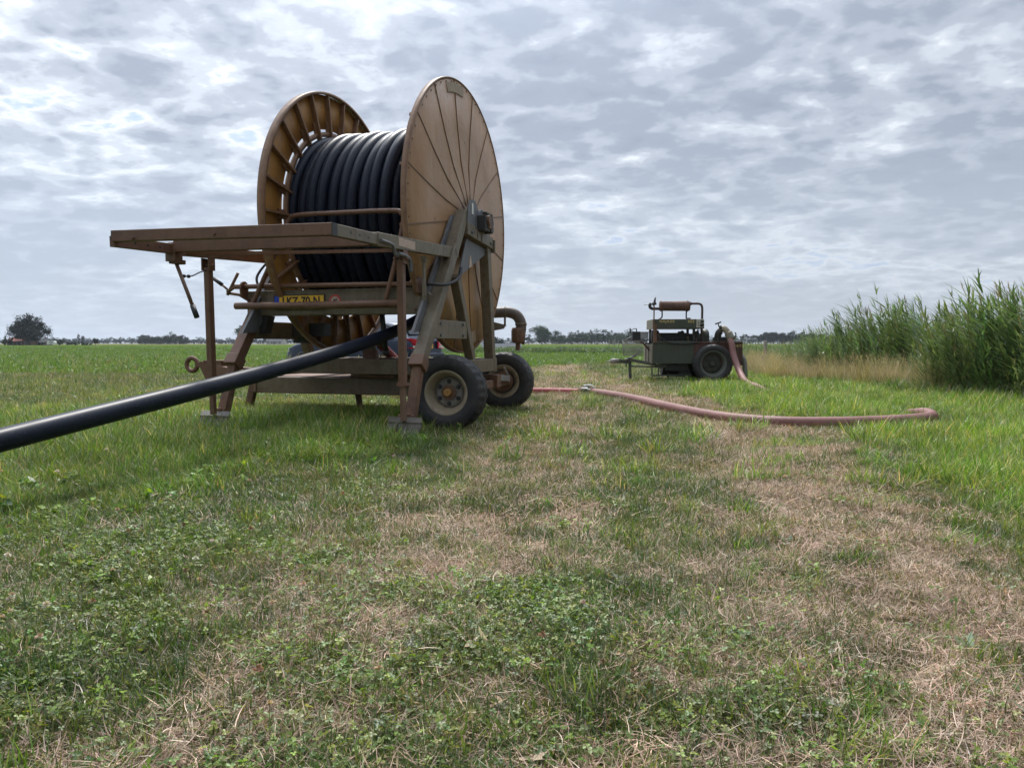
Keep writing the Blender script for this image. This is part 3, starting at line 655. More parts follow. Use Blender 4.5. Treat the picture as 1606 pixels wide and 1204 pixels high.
# ------------------------------------------------------------------ red hoses on the ground
def hose_mat(name, a, b_, dirt):
    m, nt = new_mat(name)
    tcn = nd(nt, 'ShaderNodeTexCoord'); v = tcn.outputs['Object']
    n1 = noise(nt, v, 2.3, 5, .6); n2 = noise(nt, v, 26, 5, .7)
    col = mixc(nt, ramp(nt, n1, [(.35, 0), (.68, 1)]), a, b_)
    col = mixc(nt, mth(nt, 'MULTIPLY', ramp(nt, n2, [(.52, 0), (.66, 1)]), .5), col, dirt)
    p = nd(nt, 'ShaderNodeBsdfPrincipled'); lk(nt, col, p.inputs['Base Color']); p.inputs['Roughness'].default_value = .62
    b = nd(nt, 'ShaderNodeBump'); b.inputs['Strength'].default_value = .15; b.inputs['Distance'].default_value = .006
    lk(nt, n2, b.inputs['Height']); lk(nt, b.outputs[0], p.inputs['Normal'])
    o = nd(nt, 'ShaderNodeOutputMaterial'); lk(nt, p.outputs[0], o.inputs[0]); return m
M['pink'] = hose_mat('faded_hose_fabric', (.155, .058, .048), (.215, .096, .080), (.27, .17, .135))
M['redh'] = hose_mat('red_hose_fabric', (.25, .032, .036), (.31, .055, .055), (.30, .12, .10))
hp = spline([(4.785, 16.12, .955), (4.80, 16.05, .86), (4.815, 15.92, .60), (4.84, 15.62, .30), (4.80, 15.15, .12), (4.72, 14.6, .065), (4.60, 13.8, .06), (4.50, 13.1, .03), (4.45, 12.2, -.04), (4.62, 11.2, -.08), (4.85, 10.2, -.08), (4.92, 9.3, -.03), (4.86, 8.62, .055), (4.66, 8.12, .06), (4.25, 7.80, .06), (3.75, 7.60, .06), (3.25, 7.50, .06), (2.72, 7.55, .062), (2.30, 8.1, .06), (2.02, 9.3, .06), (1.80, 10.7, .06), (1.58, 11.6, .06), (1.36, 12.2, .06)], 10)
b = MB(); b.tube(hp, .066, 18); o = b.build('faded_hose', M['pink']); tag(o, 'faded pink fabric hose curving over the grass from the pump to the coupling', 'hose')
rp = spline([(1.14, 12.35, .06), (.75, 12.50, .058), (.3, 12.55, .058), (-.3, 12.2, .058), (-.85, 11.4, .09), (-1.25, 10.5, .32), (-1.50, 9.75, .62), (-1.66, 9.28, .86)], 10)
b = MB(); b.tube(rp, .056, 18); o = b.build('red_hose', M['redh']); tag(o, 'deep red hose lying behind the reel wheels up to the coupling', 'hose')
cp = thing('hose_coupling', 'steel lever coupling joining the red and the faded pink hose', 'coupling', (1.25, 12.28, .065), math.atan2(-.15, .22))
b = MB(); b.tube([(-.14, 0, 0), (-.05, 0, 0)], .066, 18); b.tube([(.05, 0, 0), (.14, 0, 0)], .068, 18); b.tube([(-.12, 0, 0), (-.10, 0, 0)], .074, 18); b.tube([(-.08, 0, 0), (-.06, 0, 0)], .074, 18); b.build('hose_clamp', M['pink'], cp)
b = MB(); b.tube([(-.055, 0, 0), (-.04, 0, 0), (.0, 0, 0), (.04, 0, 0), (.06, 0, 0)], [.078, .092, .086, .095, .08], 20); b.build('coupling_body', M['dark'], cp)
b = MB(); b.tube(spline([(-.05, .0, .10), (.05, 0, .115), (.12, .02, .09), (.14, .06, .03)], 5), .013, 8); b.tube(spline([(-.05, -.08, .06), (.05, -.10, .06), (.12, -.09, .04)], 5), .013, 8); b.build('coupling_lever', M['white'], cp)

# ------------------------------------------------------------------ diesel pump trailer
PX, PY = 4.068, 16.3
pump = thing('pump_trailer', 'dark green diesel pump trailer with rusty exhaust drum on top', 'pump', (PX, PY, 0), R(-1.5))
def q(px, py, y=0.0): return Vector(((px - 1090) * .01418, y, .88 + (538 - py) * .01418))
M['pgreen'] = paint('dark_green_paint', (.036, .046, .034), (.056, .064, .044), worn=(.07, .045, .03), worn_amt=.45, dust=(.12, .11, .08), dust_amt=.25)
M['prim'] = paint('grey_green_rim', (.085, .095, .078), (.125, .135, .11), worn=(.06, .045, .03), worn_amt=.4, dust=(.16, .15, .12), dust_amt=.3)
M['pred'] = paint('red_brown_paint', (.060, .022, .018), (.090, .036, .027), worn=(.05, .03, .02), worn_amt=.4, dust=(.2, .14, .1), dust_amt=.3)
M['ptan'] = paint('dusty_green_paint', (.15, .135, .09), (.21, .185, .125), worn=(.10, .07, .05), worn_amt=.4, dust_amt=.5)
M['rust'] = paint('rust_drum', (.085, .034, .022), (.15, .075, .045), worn=(.07, .05, .04), worn_amt=.6, dust=(.22, .17, .12), dust_amt=.5, rough=.8, scale=6)
# body tub: side sheets, floor and end sheet, open on top
y0, y1 = .0, 1.15
def px2(px): return (px - 1090) * .01418
def pz(py): return .88 + (538 - py) * .01418
b = MB(); xa, xb_ = px2(1024), px2(1088)
b.box(((xa + xb_) / 2, .012, (pz(537) + pz(570)) / 2), (xb_ - xa, .024, pz(537) - pz(570)))
b.box(((xa + xb_) / 2, y1, (pz(537) + pz(570)) / 2), (xb_ - xa, .024, pz(537) - pz(570)))
b.box(((xa + px2(1164)) / 2, .58, pz(569)), (px2(1163) - xa - .01, 1.10, .02))
b.bar((xa, -.006, pz(536.4)), (xb_, -.006, pz(536.4)), .03, .05, (0, 1, 0)); b.build('body_side', M['pgreen'], pump, .004)
b = MB(); b.box((xa - .014, .58, (pz(540) + pz(570)) / 2), (.024, 1.17, pz(540) - pz(570))); b.box((xa - .03, .4, .62), (.03, .05, .4)); b.box((xa - .03, .8, .62), (.03, .05, .4)); b.build('front_sheet', M['ptan'], pump, .004)
b = MB(); xc = px2(1164)
b.box(((xb_ + xc) / 2, .010, (pz(537.5) + pz(573)) / 2), (xc - xb_ - .004, .024, pz(537.5) - pz(573))); b.box(((xb_ + xc) / 2, y1 + .002, (pz(537.5) + pz(573)) / 2), (xc - xb_ - .004, .024, pz(537.5) - pz(573)))
b.box((xc - .012, .58, (pz(538) + pz(573)) / 2), (.024, 1.10, pz(538) - pz(573))); b.bar((xb_ + .01, .0, pz(537)), (xc, .0, pz(537)), .04, .04, (0, 1, 0)); b.build('rear_body', M['pred'], pump, .004)
text_mesh('body_lettering', 'T/4/73', M['tag'], .085, Matrix.Translation((px2(1156), -.0045, pz(542.5))) @ FR, pump, .001, 1.1)
for nm, ya in (('wheel', -.03), ('wheel', 1.22)):
    w_ = make_wheel(nm, .43, .27, .275, (M['tyre'], M['prim'], M['pgreen'], M['dark'], M['pgreen']), pump, (px2(1116.5), ya, .425), 0 if ya < 0 else math.pi, True, .07)
b = MB(); b.bar((px2(1116.5), .0, .42), (px2(1116.5), 1.2, .42), .08, .08); b.build('axle', M['dark'], pump)
b = MB(); b.tube([(px2(1044), .5, .33), (px2(1082), .5, .30)], .20, 20); b.box((px2(1065), .5, .34), (.5, .7, .16)); b.box((px2(1078), .4, .24), (.25, .4, .12)); b.tube([(px2(1052), .3, .2), (px2(1052), .3, .1)], .03, 8); b.build('sump', M['dark'], pump, .01)
b = MB()
b.bar((px2(1023.5), .05, pz(568)), (px2(1023.5), .05, pz(589)), .025, .025); b.bar((px2(1034), .05, pz(570)), (px2(1034), .05, pz(589)), .03, .03); b.bar((px2(1023), .05, pz(589)), (px2(1086), .05, pz(588)), .03, .03, (0, 1, 0)); b.bar((px2(1062), .05, pz(588)), (px2(1062), .05, pz(594)), .015, .015)
b.build('skid_frame', M['pgreen'], pump)
# drawbar, coupler, jack leg
b = MB(); b.bar((px2(989), .55, pz(564)), (px2(1030), .12, pz(572)), .05, .07, (0, 1, 0)); b.bar((px2(989), .60, pz(564)), (px2(1030), 1.0, pz(572)), .05, .07, (0, 1, 0)); b.bar((px2(1028), .10, pz(573.5)), (px2(1046), .10, pz(574)), .06, .08, (0, 1, 0))
b.bar((px2(995), .50, pz(575)), (px2(1042), .10, pz(576)), .035, .035, (0, 1, 0)); b.bar((px2(996), .57, pz(569)), (px2(976), .57, pz(567)), .10, .085, (0, 1, 0)); dr = b.build('drawbar', M['pgreen'], pump, .004)
b = MB(); b.tube([(px2(976), .57, pz(567)), (px2(967), .57, pz(567.2)), (px2(962), .57, pz(567.6))], [.055, .06, .045], 14); b.tube([(px2(964), .57, pz(567.6)), (px2(954), .57, pz(568))], [.012, .010], 8); b.build('coupler', M['rimgrey'], dr)
b = MB(); b.bar((px2(992.5), .52, pz(561)), (px2(994), .52, .05), .06, .075); b.box((px2(994), .52, .04), (.16, .16, .03)); b.bar((px2(987), .5, pz(570)), (px2(987), .5, pz(576)), .03, .03); b.build('jack_leg', M['pgreen'], dr, .004)
b = MB(); b.box((px2(990), .55, pz(563)), (.14, .10, .02)); b.build('drawbar_plate', M['white'], dr)
# mesh guard on the drawbar (a bent wire grille)
def grille_mat():
    m, nt = new_mat('wire_grille')
    tcn = nd(nt, 'ShaderNodeTexCoord'); sp_n = nd(nt, 'ShaderNodeSeparateXYZ'); lk(nt, tcn.outputs['Object'], sp_n.inputs[0])
    p = nd(nt, 'ShaderNodeBsdfPrincipled'); p.inputs['Base Color'].default_value = (.22, .22, .19, 1); p.inputs['Roughness'].default_value = .6
    o = nd(nt, 'ShaderNodeOutputMaterial'); lk(nt, p.outputs[0], o.inputs[0]); return m
M['wire'] = grille_mat()
b = MB()
gx0, gx1, gz0, gz1 = px2(981), px2(1011), pz(557), pz(534)
for k in range(23):
    x = gx0 + (gx1 - gx0) * k / 22; b.box((x, .30, (gz0 + gz1) / 2), (.006, .006, gz1 - gz0))
for k in range(17):
    z = gz0 + (gz1 - gz0) * k / 16; b.box(((gx0 + gx1) / 2, .306, z), (gx1 - gx0, .006, .006))
for p_, q_ in (((gx0, gz0), (gx1, gz0)), ((gx0, gz0), (gx0 - .01, gz1)), ((gx0 - .01, gz1), (px2(994), pz(527)))): b.tube([(p_[0], .30, p_[1]), (q_[0], .30, q_[1])], .010, 8)
b.tube([(px2(1002), .3, gz0), (px2(993), .5, pz(562))], .02, 8); b.bar((px2(996), .32, pz(561)), (px2(1008), .30, pz(551)), .05, .02); b.build('wire_guard', M['wire'], pump)
# battery and grey box on a bracket
b = MB(); b.box((px2(1002), .50, pz(526.5)), (.185, .30, .20)); b.tube([(px2(993), .4, pz(522)), (px2(992), .4, pz(514))], .012, 8); b.tube([(px2(1002.5), .4, pz(520)), (px2(1002), .4, pz(514.5))], .012, 8); b.tube(spline([(px2(1002), .42, pz(514.5)), (px2(996), .40, pz(516)), (px2(990), .40, pz(522)), (px2(989), .4, pz(530)), (px2(992), .4, pz(532))], 5), .010, 6); b.build('battery', M['black'], pump, .01)
b = MB(); b.box((px2(1014.5), .46, pz(525.5)), (.175, .26, .14)); b.box((px2(1014.5), .46, pz(520.5)), (.19, .28, .025)); b.build('switch_box', flat('grey_plastic', (.30, .31, .33), .5), pump, .008)
b = MB(); b.box((px2(1006), .5, pz(533.5)), (.45, .3, .02)); b.bar((px2(1008), .3, pz(534)), (px2(1021), .3, pz(549)), .025, .05); b.tube(spline([(px2(1021), .2, pz(550)), (px2(1017), .2, pz(543)), (px2(1008), .25, pz(534))], 4), .012, 6); b.build('battery_bracket', M['pred'], pump)
# hood with lettering and instrument panel
b = MB(); hx0, hx1 = px2(1024), px2(1103.5)
b.box(((hx0 + hx1) / 2, .42, (pz(500.5) + pz(515.5)) / 2), (hx1 - hx0, .86, pz(500.5) - pz(515.5))); hood = b.build('hood', M['pgreen'], pump, .012)
b = MB(); b.box((hx0 - .006, .42, (pz(501.5) + pz(516)) / 2), (.012, .86, pz(501.5) - pz(516))); b.build('hood_end', M['ptan'], hood, .004)
b = MB(); b.box((px2(1097), -.016, pz(507.3)), (px2(1103) - px2(1091), .014, .185)); pan = b.build('instrument_panel', flat('panel_cream', (.42, .40, .34), .5), hood, .003)
for px, py, rr in ((1100, 504.5, .030), (1099, 510.5, .034), (1101.5, 509.5, .024), (1094, 506, .012), (1094.5, 510, .012), (1097.5, 506.5, .014), (1098, 502.5, .012), (1102, 513, .012)):
    b = MB(); b.cyl((px2(px), -.020, pz(py)), (px2(px), -.034, pz(py)), rr, 14); b.build('gauge', M['ink'], pan)
text_mesh('hood_lettering', 'NAJADE', M['tag'], .080, Matrix.Translation((px2(1045.5), -.0115, pz(504.2))) @ FR, hood, .001, 1.0, .0008, 1.22)
text_mesh('hood_lettering', '602', M['tag'], .09, Matrix.Translation((px2(1083), -.0115, pz(504.2))) @ FR, hood, .001, 1.1)
b = MB()
for x in (1028, 1089): b.bar((px2(x), .1, pz(515)), (px2(x), .1, pz(538)), .05, .06); b.bar((px2(x), .75, pz(515)), (px2(x), .75, pz(538)), .05, .06)
b.tube([(px2(1096), .1, pz(516)), (px2(1091), .1, pz(524))], .010, 6); b.tube(spline([(px2(1103), .05, pz(514)), (px2(1098), .05, pz(518)), (px2(1093), .05, pz(519)), (px2(1090), .05, pz(523))], 4), .009, 6); b.build('hood_post', M['dark'], pump)
b = MB(); b.bar((px2(1025), -.02, pz(480)), (px2(1025), -.02, pz(537)), .025, .03); b.bar((px2(1027), -.025, pz(508)), (px2(1027.5), -.025, pz(537)), .06, .05); b.build('corner_post', M['rusty'], pump)
# exhaust drum with pipes
ym = .38; zx = pz(479)
b = MB(); b.lathe([(.02, px2(1038.5)), (.105, px2(1038.5)), (.118, px2(1039.5)), (.118, px2(1041)), (.108, px2(1041.5)), (.110, px2(1061)), (.112, px2(1081.5)), (.128, px2(1082)), (.128, px2(1083)), (.114, px2(1083.5)), (.105, px2(1086)), (.03, px2(1086.5))], 36, 'X', (0, ym, zx), closed=False); mf = b.build('exhaust_drum', M['rust'], pump)
b = MB(); b.tube(spline([(px2(1086), ym, pz(475)), (px2(1094), ym, pz(475)), (px2(1099), ym, pz(475)), (px2(1104), ym, pz(476.5)), (px2(1106), ym, pz(481)), (px2(1106.3), ym, pz(488)), (px2(1106), ym, pz(510)), (px2(1105), ym, pz(537))], 6), .026, 14); b.tube([(px2(1087.5), ym, pz(475)), (px2(1089), ym, pz(475))], .04, 14); b.build('exhaust_pipe', paint('sooty_rust', (.045, .026, .020), (.075, .045, .035), worn_amt=.3, dust_amt=.1), mf)
b = MB(); b.tube(spline([(px2(1039), ym, pz(483)), (px2(1032), ym, pz(483)), (px2(1027), ym, pz(483)), (px2(1023.5), ym, pz(481)), (px2(1023), ym, pz(477)), (px2(1025), ym, pz(475))], 5), .034, 12); b.tube([(px2(1027), ym, pz(476.5)), (px2(1032.5), ym, pz(474))], .038, 12); b.tube([(px2(1030), ym, pz(475)), (px2(1031.5), ym, pz(465))], [.032, .014], 10); b.build('stack_pipe', M['dark'], mf)
b = MB(); b.tube([(px2(1014), ym, pz(476.5)), (px2(1024), ym, pz(476.2))], .010, 8); b.build('rain_cap_arm', M['chrome'], mf)
b = MB(); b.tube(spline([(px2(1042.5), ym, pz(486)), (px2(1042.5), ym, pz(495)), (px2(1041), ym, pz(498)), (px2(1036), ym, pz(500.5))], 5), .016, 8); b.tube([(px2(1081), ym, pz(486)), (px2(1081), ym, pz(498)), (px2(1082.5), ym, pz(500.5))], .016, 8); b.box((px2(1084.5), ym, pz(499.2)), (.08, .10, .04)); b.build('drum_bracket', M['dark'], mf)
# engine, tank, pump casing
b = MB(); b.box((px2(1066), .5, pz(530.5)), (1.05, .42, .22)); b.box((px2(1074), .5, pz(522)), (.11, .14, .08)); b.box((px2(1060), .45, pz(523)), (.6, .2, .04)); b.cyl((px2(1072), .35, pz(520)), (px2(1076), .35, pz(523)), .05, 10)
for x in (1048, 1056, 1064, 1072, 1080): b.cyl((px2(x), .32, pz(533)), (px2(x), .22, pz(533)), .035, 10); b.box((px2(x + 3), .27, pz(534)), (.03, .06, .10))
b.lathe([(.02, -.08), (.13, -.08), (.15, -.04), (.15, .04), (.13, .08), (.02, .08)], 24, 'X', (px2(1033), .5, pz(527)), False); b.cyl((px2(1093), .4, pz(530)), (px2(1101), .4, pz(530)), .16, 18); b.build('engine', M['dark'], pump, .006)
b = MB(); b.box((px2(1081.5), .24, pz(532)), (.055, .04, .14)); b.box((px2(1095), .2, pz(533)), (.02, .03, .09)); b.tube([(px2(1036), .2, pz(522)), (px2(1036), .2, pz(537))], .03, 8); b.build('filter', M['olive'], pump)
b = MB(); b.tube([(px2(1108), .5, pz(527)), (px2(1109), .5, pz(527)), (px2(1116), .5, pz(527)), (px2(1118), .5, pz(527))], [.14, .165, .165, .13], 24); b.box((px2(1112.5), .5, pz(531)), (.13, .32, .2)); b.build('fuel_tank', M['pgreen'], pump)
b = MB(); b.tube(spline([(px2(1032), .05, pz(528)), (px2(1038), -.02, pz(531)), (px2(1046), -.03, pz(536)), (px2(1056), -.035, pz(538.5)), (px2(1068), -.035, pz(539.3)), (px2(1080), -.03, pz(538.6)), (px2(1096), -.02, pz(536.5))], 5), .014, 8); b.build('fuel_line', M['black'], pump)
b = MB(); b.tube(spline([(px2(1126), .05, pz(538)), (px2(1125.5), .05, pz(530)), (px2(1126), .02, pz(523)), (px2(1129), .0, pz(519))], 4), [.075] * 13, 14); b.box((px2(1135), .2, pz(533)), (.35, .25, .12)); b.cyl((px2(1128), -.02, pz(514)), (px2(1131), -.02, pz(519)), .06, 12); b.cyl((px2(1127), -.05, pz(511)), (px2(1129.5), -.05, pz(517)), .035, 10); b.tube([(px2(1126), -.03, pz(513)), (px2(1124.5), -.03, pz(507))], .012, 8); pc = b.build('pump_casing', M['dark'], pump)
b = MB(); b.tube([(px2(1120), -.03, pz(508.3)), (px2(1129), -.03, pz(505.2))], .016, 8); b.tube([(px2(1124.5), -.10, pz(506.5)), (px2(1124.5), .05, pz(506.8))], .014, 8); b.build('valve_handle', M['dark'], pc)
b = MB(); pp = [(px2(1128), .0, pz(517)), (px2(1133), -.03, pz(515.5)), (px2(1137), -.06, pz(519)), (px2(1140), -.09, pz(524)), (px2(1142), -.12, pz(529))]; b.tube(spline(pp, 5), .070, 16); ob = b.build('outlet_bend', paint('tan_casting', (.24, .20, .14), (.32, .27, .19), worn_amt=.3), pump)
b = MB(); b.tube([(px2(1139), -.08, pz(522.5)), (px2(1140), -.09, pz(524)), (px2(1142), -.12, pz(529)), (px2(1144), -.14, pz(533.5))], [.088, .092, .085, .095], 16); b.tube([(px2(1145), -.05, pz(529)), (px2(1149), -.05, pz(537))], .018, 8); b.tube([(px2(1137), -.20, pz(532)), (px2(1141), -.22, pz(542))], .018, 8); b.build('outlet_coupling', M['ptan'], ob)
b = MB(); b.tube(spline([(px2(1153), .3, pz(536)), (px2(1153), .3, pz(531)), (px2(1156), .3, pz(529.5)), (px2(1158.5), .3, pz(526)), (px2(1158.5), .3, pz(523)), (px2(1157), .3, pz(521))], 5), .014, 8); b.tube([(px2(1147), .3, pz(522)), (px2(1147), .3, pz(533)), (px2(1153), .3, pz(531.5))], .012, 8); b.box((px2(1153), .3, pz(534)), (.06, .06, .10)); b.build('hose_hook', M['dark'], pump)
b = MB(); b.tube(spline([(px2(1160), .45, pz(558)), (px2(1167), .45, pz(557)), (px2(1173), .45, pz(561)), (px2(1176), .45, pz(568)), (px2(1177), .45, pz(580)), (px2(1178), .45, pz(594))], 6), .055, 14); b.tube([(px2(1162), .45, pz(555)), (px2(1175), .45, pz(555.8))], .012, 8); b.build('suction_pipe', paint('grey_suction', (.20, .20, .18), (.26, .26, .24), worn_amt=.2), pump)

# ------------------------------------------------------------------ parked car behind the reel
CA = R(64)
fwd = Vector((-math.sin(CA), math.cos(CA), 0)); rgt = Vector((math.cos(CA), math.sin(CA), 0))
c0 = Vector((-2.66, 18.9, 0))                      # rear left corner
cc = c0 + rgt * .88 + fwd * 2.15
car = thing('parked_car', 'dark blue car parked behind the hose reel, seen from its rear corner', 'car', cc, CA)
m, nt = new_mat('car_paint'); p = nd(nt, 'ShaderNodeBsdfPrincipled'); p.inputs['Base Color'].default_value = (.016, .028, .055, 1); p.inputs['Roughness'].default_value = .42; p.inputs['Coat Weight'].default_value = .25; p.inputs['Metallic'].default_value = .35
o = nd(nt, 'ShaderNodeOutputMaterial'); lk(nt, p.outputs[0], o.inputs[0]); M['car'] = m
M['glass'] = flat('car_glass', (.010, .013, .018), .06, var=0)
m, nt = new_mat('tail_light_red'); p = nd(nt, 'ShaderNodeBsdfPrincipled'); p.inputs['Base Color'].default_value = (.55, .008, .03, 1); p.inputs['Roughness'].default_value = .18; o = nd(nt, 'ShaderNodeOutputMaterial'); lk(nt, p.outputs[0], o.inputs[0]); M['tail'] = m
# local: +Y forward, X to the right; cross sections along the length (y, half width, z low, waist z, roof z, roof half width)
secs = [(-2.15, .74, .34, .60, .60, .70), (-2.12, .83, .30, .92, .94, .76), (-2.02, .87, .26, .96, 1.06, .74), (-1.70, .88, .24, .98, 1.40, .60), (-1.2, .885, .24, .97, 1.475, .60), (-.3, .89, .24, .95, 1.49, .62), (.35, .89, .24, .94, 1.44, .60), (.95, .885, .24, .93, 1.06, .70), (1.2, .88, .24, .92, .95, .76), (1.8, .85, .25, .84, .86, .72), (2.08, .76, .30, .70, .72, .62), (2.2, .62, .34, .58, .58, .56)]
b = MB(); vs = []
for y, hw, zl, zw, zr, rw in secs:
    zm = (zl + zw) / 2
    ring = [(-hw * .9, zl), (-hw, zl + .12), (-hw * 1.0, zm), (-hw * .985, zw - .06), (-hw * .95, zw), (-rw - (hw * .95 - rw) * .08, zr - .05 if zr > zw + .06 else zr), (-rw * .8, zr), (0, zr + .012), (rw * .8, zr), (rw + (hw * .95 - rw) * .08, zr - .05 if zr > zw + .06 else zr), (hw * .95, zw), (hw * .985, zw - .06), (hw, zm), (hw, zl + .12), (hw * .9, zl)]
    vs += [(x, y, z) for x, z in ring]
n = 15; N = len(secs)
fs = [(i * n + k, i * n + k + 1, (i + 1) * n + k + 1, (i + 1) * n + k) for i in range(N - 1) for k in range(n - 1)] + [(i * n + n - 1, i * n, (i + 1) * n, (i + 1) * n + n - 1) for i in range(N - 1)]
fs += [tuple(range(n))[::-1], tuple((N - 1) * n + k for k in range(n))]
b.add(vs, fs, True); bd = b.build('body', M['car'], car)
md = bd.modifiers.new('smooth', 'SUBSURF'); md.levels = md.render_levels = 2
b = MB()
b.plate([(-.62, -1.985, 1.10), (.62, -1.985, 1.10), (.50, -1.78, 1.36), (-.50, -1.78, 1.36)], (0, -.03, .01)); b.build('rear_window', M['glass'], car, .008)
for s_ in (-1, 1):
    b = MB(); b.plate([(s_ * .845, -1.62, 1.02), (s_ * .845, .85, 1.0), (s_ * .665, .30, 1.385), (s_ * .655, -1.25, 1.40), (s_ * .70, -1.55, 1.30)], (s_ * .03, 0, .005)); b.build('side_window', M['glass'], car, .005)
    b = MB(); b.plate([(s_ * .80, -2.15, .74), (s_ * .48, -2.17, .74), (s_ * .50, -2.165, .97), (s_ * .72, -2.12, 1.0), (s_ * .84, -2.02, 1.0), (s_ * .89, -1.90, .95), (s_ * .885, -1.93, .80)], (0, -.035, 0)); tl = b.build('tail_light', M['tail'], car, .008)
    b = MB(); b.box((s_ * .64, -2.208, .785), (.24, .012, .05)); b.build('reversing_lens', M['white'], tl)
    b = MB(); b.plate([(s_ * .55, 2.10, .62), (s_ * .80, 1.95, .64), (s_ * .80, 1.93, .76), (s_ * .58, 2.07, .73)], (0, .04, 0)); b.build('headlight', M['white'], car)
    for yy in (-1.38, 1.38):
        b = MB(); b.lathe([(.19, -.10), (.30, -.11), (.32, -.08), (.32, .08), (.30, .11), (.19, .10)], 32, 'X', (s_ * .80, yy, .32)); wh = b.build('wheel', M['black'], car)
        b = MB(); b.lathe([(.02, .085), (.08, .095), (.19, .08), (.20, .105), (.185, .105), (.02, .06)], 28, 'X', (s_ * .80, yy, .32)) if s_ > 0 else b.lathe([(.02, -.085), (.08, -.095), (.19, -.08), (.20, -.105), (.185, -.105), (.02, -.06)], 28, 'X', (s_ * .80, yy, .32)); b.build('rim', M['chrome'], wh)
b = MB(); b.box((0, -2.155, .80), (.54, .03, .125)); pl_ = b.build('number_plate', M['yellow'], car, .004)
b = MB(); b.box((-.245, -2.172, .80), (.05, .008, .12)); b.build('plate_strip', M['blue'], pl_)
b = MB(); b.box((0, -2.17, .50), (1.56, .12, .26)); b.build('rear_bumper', M['car'], car, .05)

# ------------------------------------------------------------------ plant meshes
LEAF = leaf_mat('grass_leaf'); REED = leaf_mat('reed_leaf', .40, .38, .5); STRAW = leaf_mat('straw_leaf', .15, .7, .15); CROWN = leaf_mat('tree_leaf', .10, .7, .1, tint=False)
PET = leaf_mat('clover_petal', .25, .7, .1)
def unit(n): v = rng.normal(size=(n, 3)); return v / np.linalg.norm(v, axis=1, keepdims=True)
def blades(n, rad, ln, wd, lean, curl, segs, cols, root=None, az=None, sway=.6, flat_=False, z0=0.0, keel=1.0, bend=.5):
    """n tapered, curved blades; returns V, faces, colours"""
    if root is None:
        r = rad * np.sqrt(rng.random(n)); a = rng.random(n) * 2 * np.pi
        root = np.stack([r * np.cos(a), r * np.sin(a), np.full(n, z0)], 1)
    if az is None: az = rng.random(n) * 2 * np.pi
    L_ = rng.uniform(*ln, n); w = rng.uniform(*wd, n); th0 = rng.uniform(*lean, n); cv = rng.uniform(*curl, n)
    dz = np.stack([np.cos(az), np.sin(az)], 1); sd_ = np.stack([-np.sin(az), np.cos(az)], 1)
    tw = rng.uniform(-sway, sway, n); bd_ = rng.normal(0, bend, n)
    pos = root.copy(); V = []; lev = np.linspace(0, 1, segs + 1)
    for k, t in enumerate(lev):
        th = th0 + cv * t; az_ = az + bd_ * t; dz = np.stack([np.cos(az_), np.sin(az_)], 1); sd_ = np.stack([-np.sin(az_), np.cos(az_)], 1)
        width = w * (1 - t ** 2.2) * (.75 + .5 * min(t * 3, 1) if keel else 1)
        sx = sd_ * np.cos(tw * t)[:, None] + dz * np.sin(tw * t)[:, None]
        if k < segs:
            V.append(np.concatenate([pos[:, :2] - sx * width[:, None] / 2, pos[:, 2:]], 1)); V.append(np.concatenate([pos[:, :2] + sx * width[:, None] / 2, pos[:, 2:]], 1))
        else: V.append(pos.copy())
        if k < segs:
            s = (L_ / segs)[:, None]
            pos = pos + s * np.concatenate([dz * np.sin(th)[:, None], np.cos(th)[:, None]], 1)
            if flat_: pos[:, 2] = np.maximum(pos[:, 2], .003)
    nv = 2 * segs + 1
    Vv = np.stack(V, 1).reshape(-1, 3)
    base = np.arange(n)[:, None] * nv
    quads = np.concatenate([base + np.array([2 * k, 2 * k + 1, 2 * k + 3, 2 * k + 2]) for k in range(segs - 1)], 0) if segs > 1 else np.zeros((0, 4), int)
    tris = base + np.array([2 * segs - 2, 2 * segs - 1, 2 * segs])
    c = np.asarray(cols)[rng.integers(0, len(cols), n)] * rng.uniform(.75, 1.25, (n, 1))
    C = np.repeat(c, nv, 0)
    return Vv, [quads, tris] if len(quads) else [tris], C
def join(parts):
    V = []; F = {}; C = []; o = 0
    for v, f, c in parts:
        for q_ in f: F.setdefault(q_.shape[1], []).append(q_ + o)
        V.append(v); C.append(c); o += len(v)
    return np.concatenate(V), [np.concatenate(x) for x in F.values()], np.concatenate(C)
def proto(name, parts, mat):
    V, F, C = join(parts); me = np_mesh(name, V, F, C, mat); return me

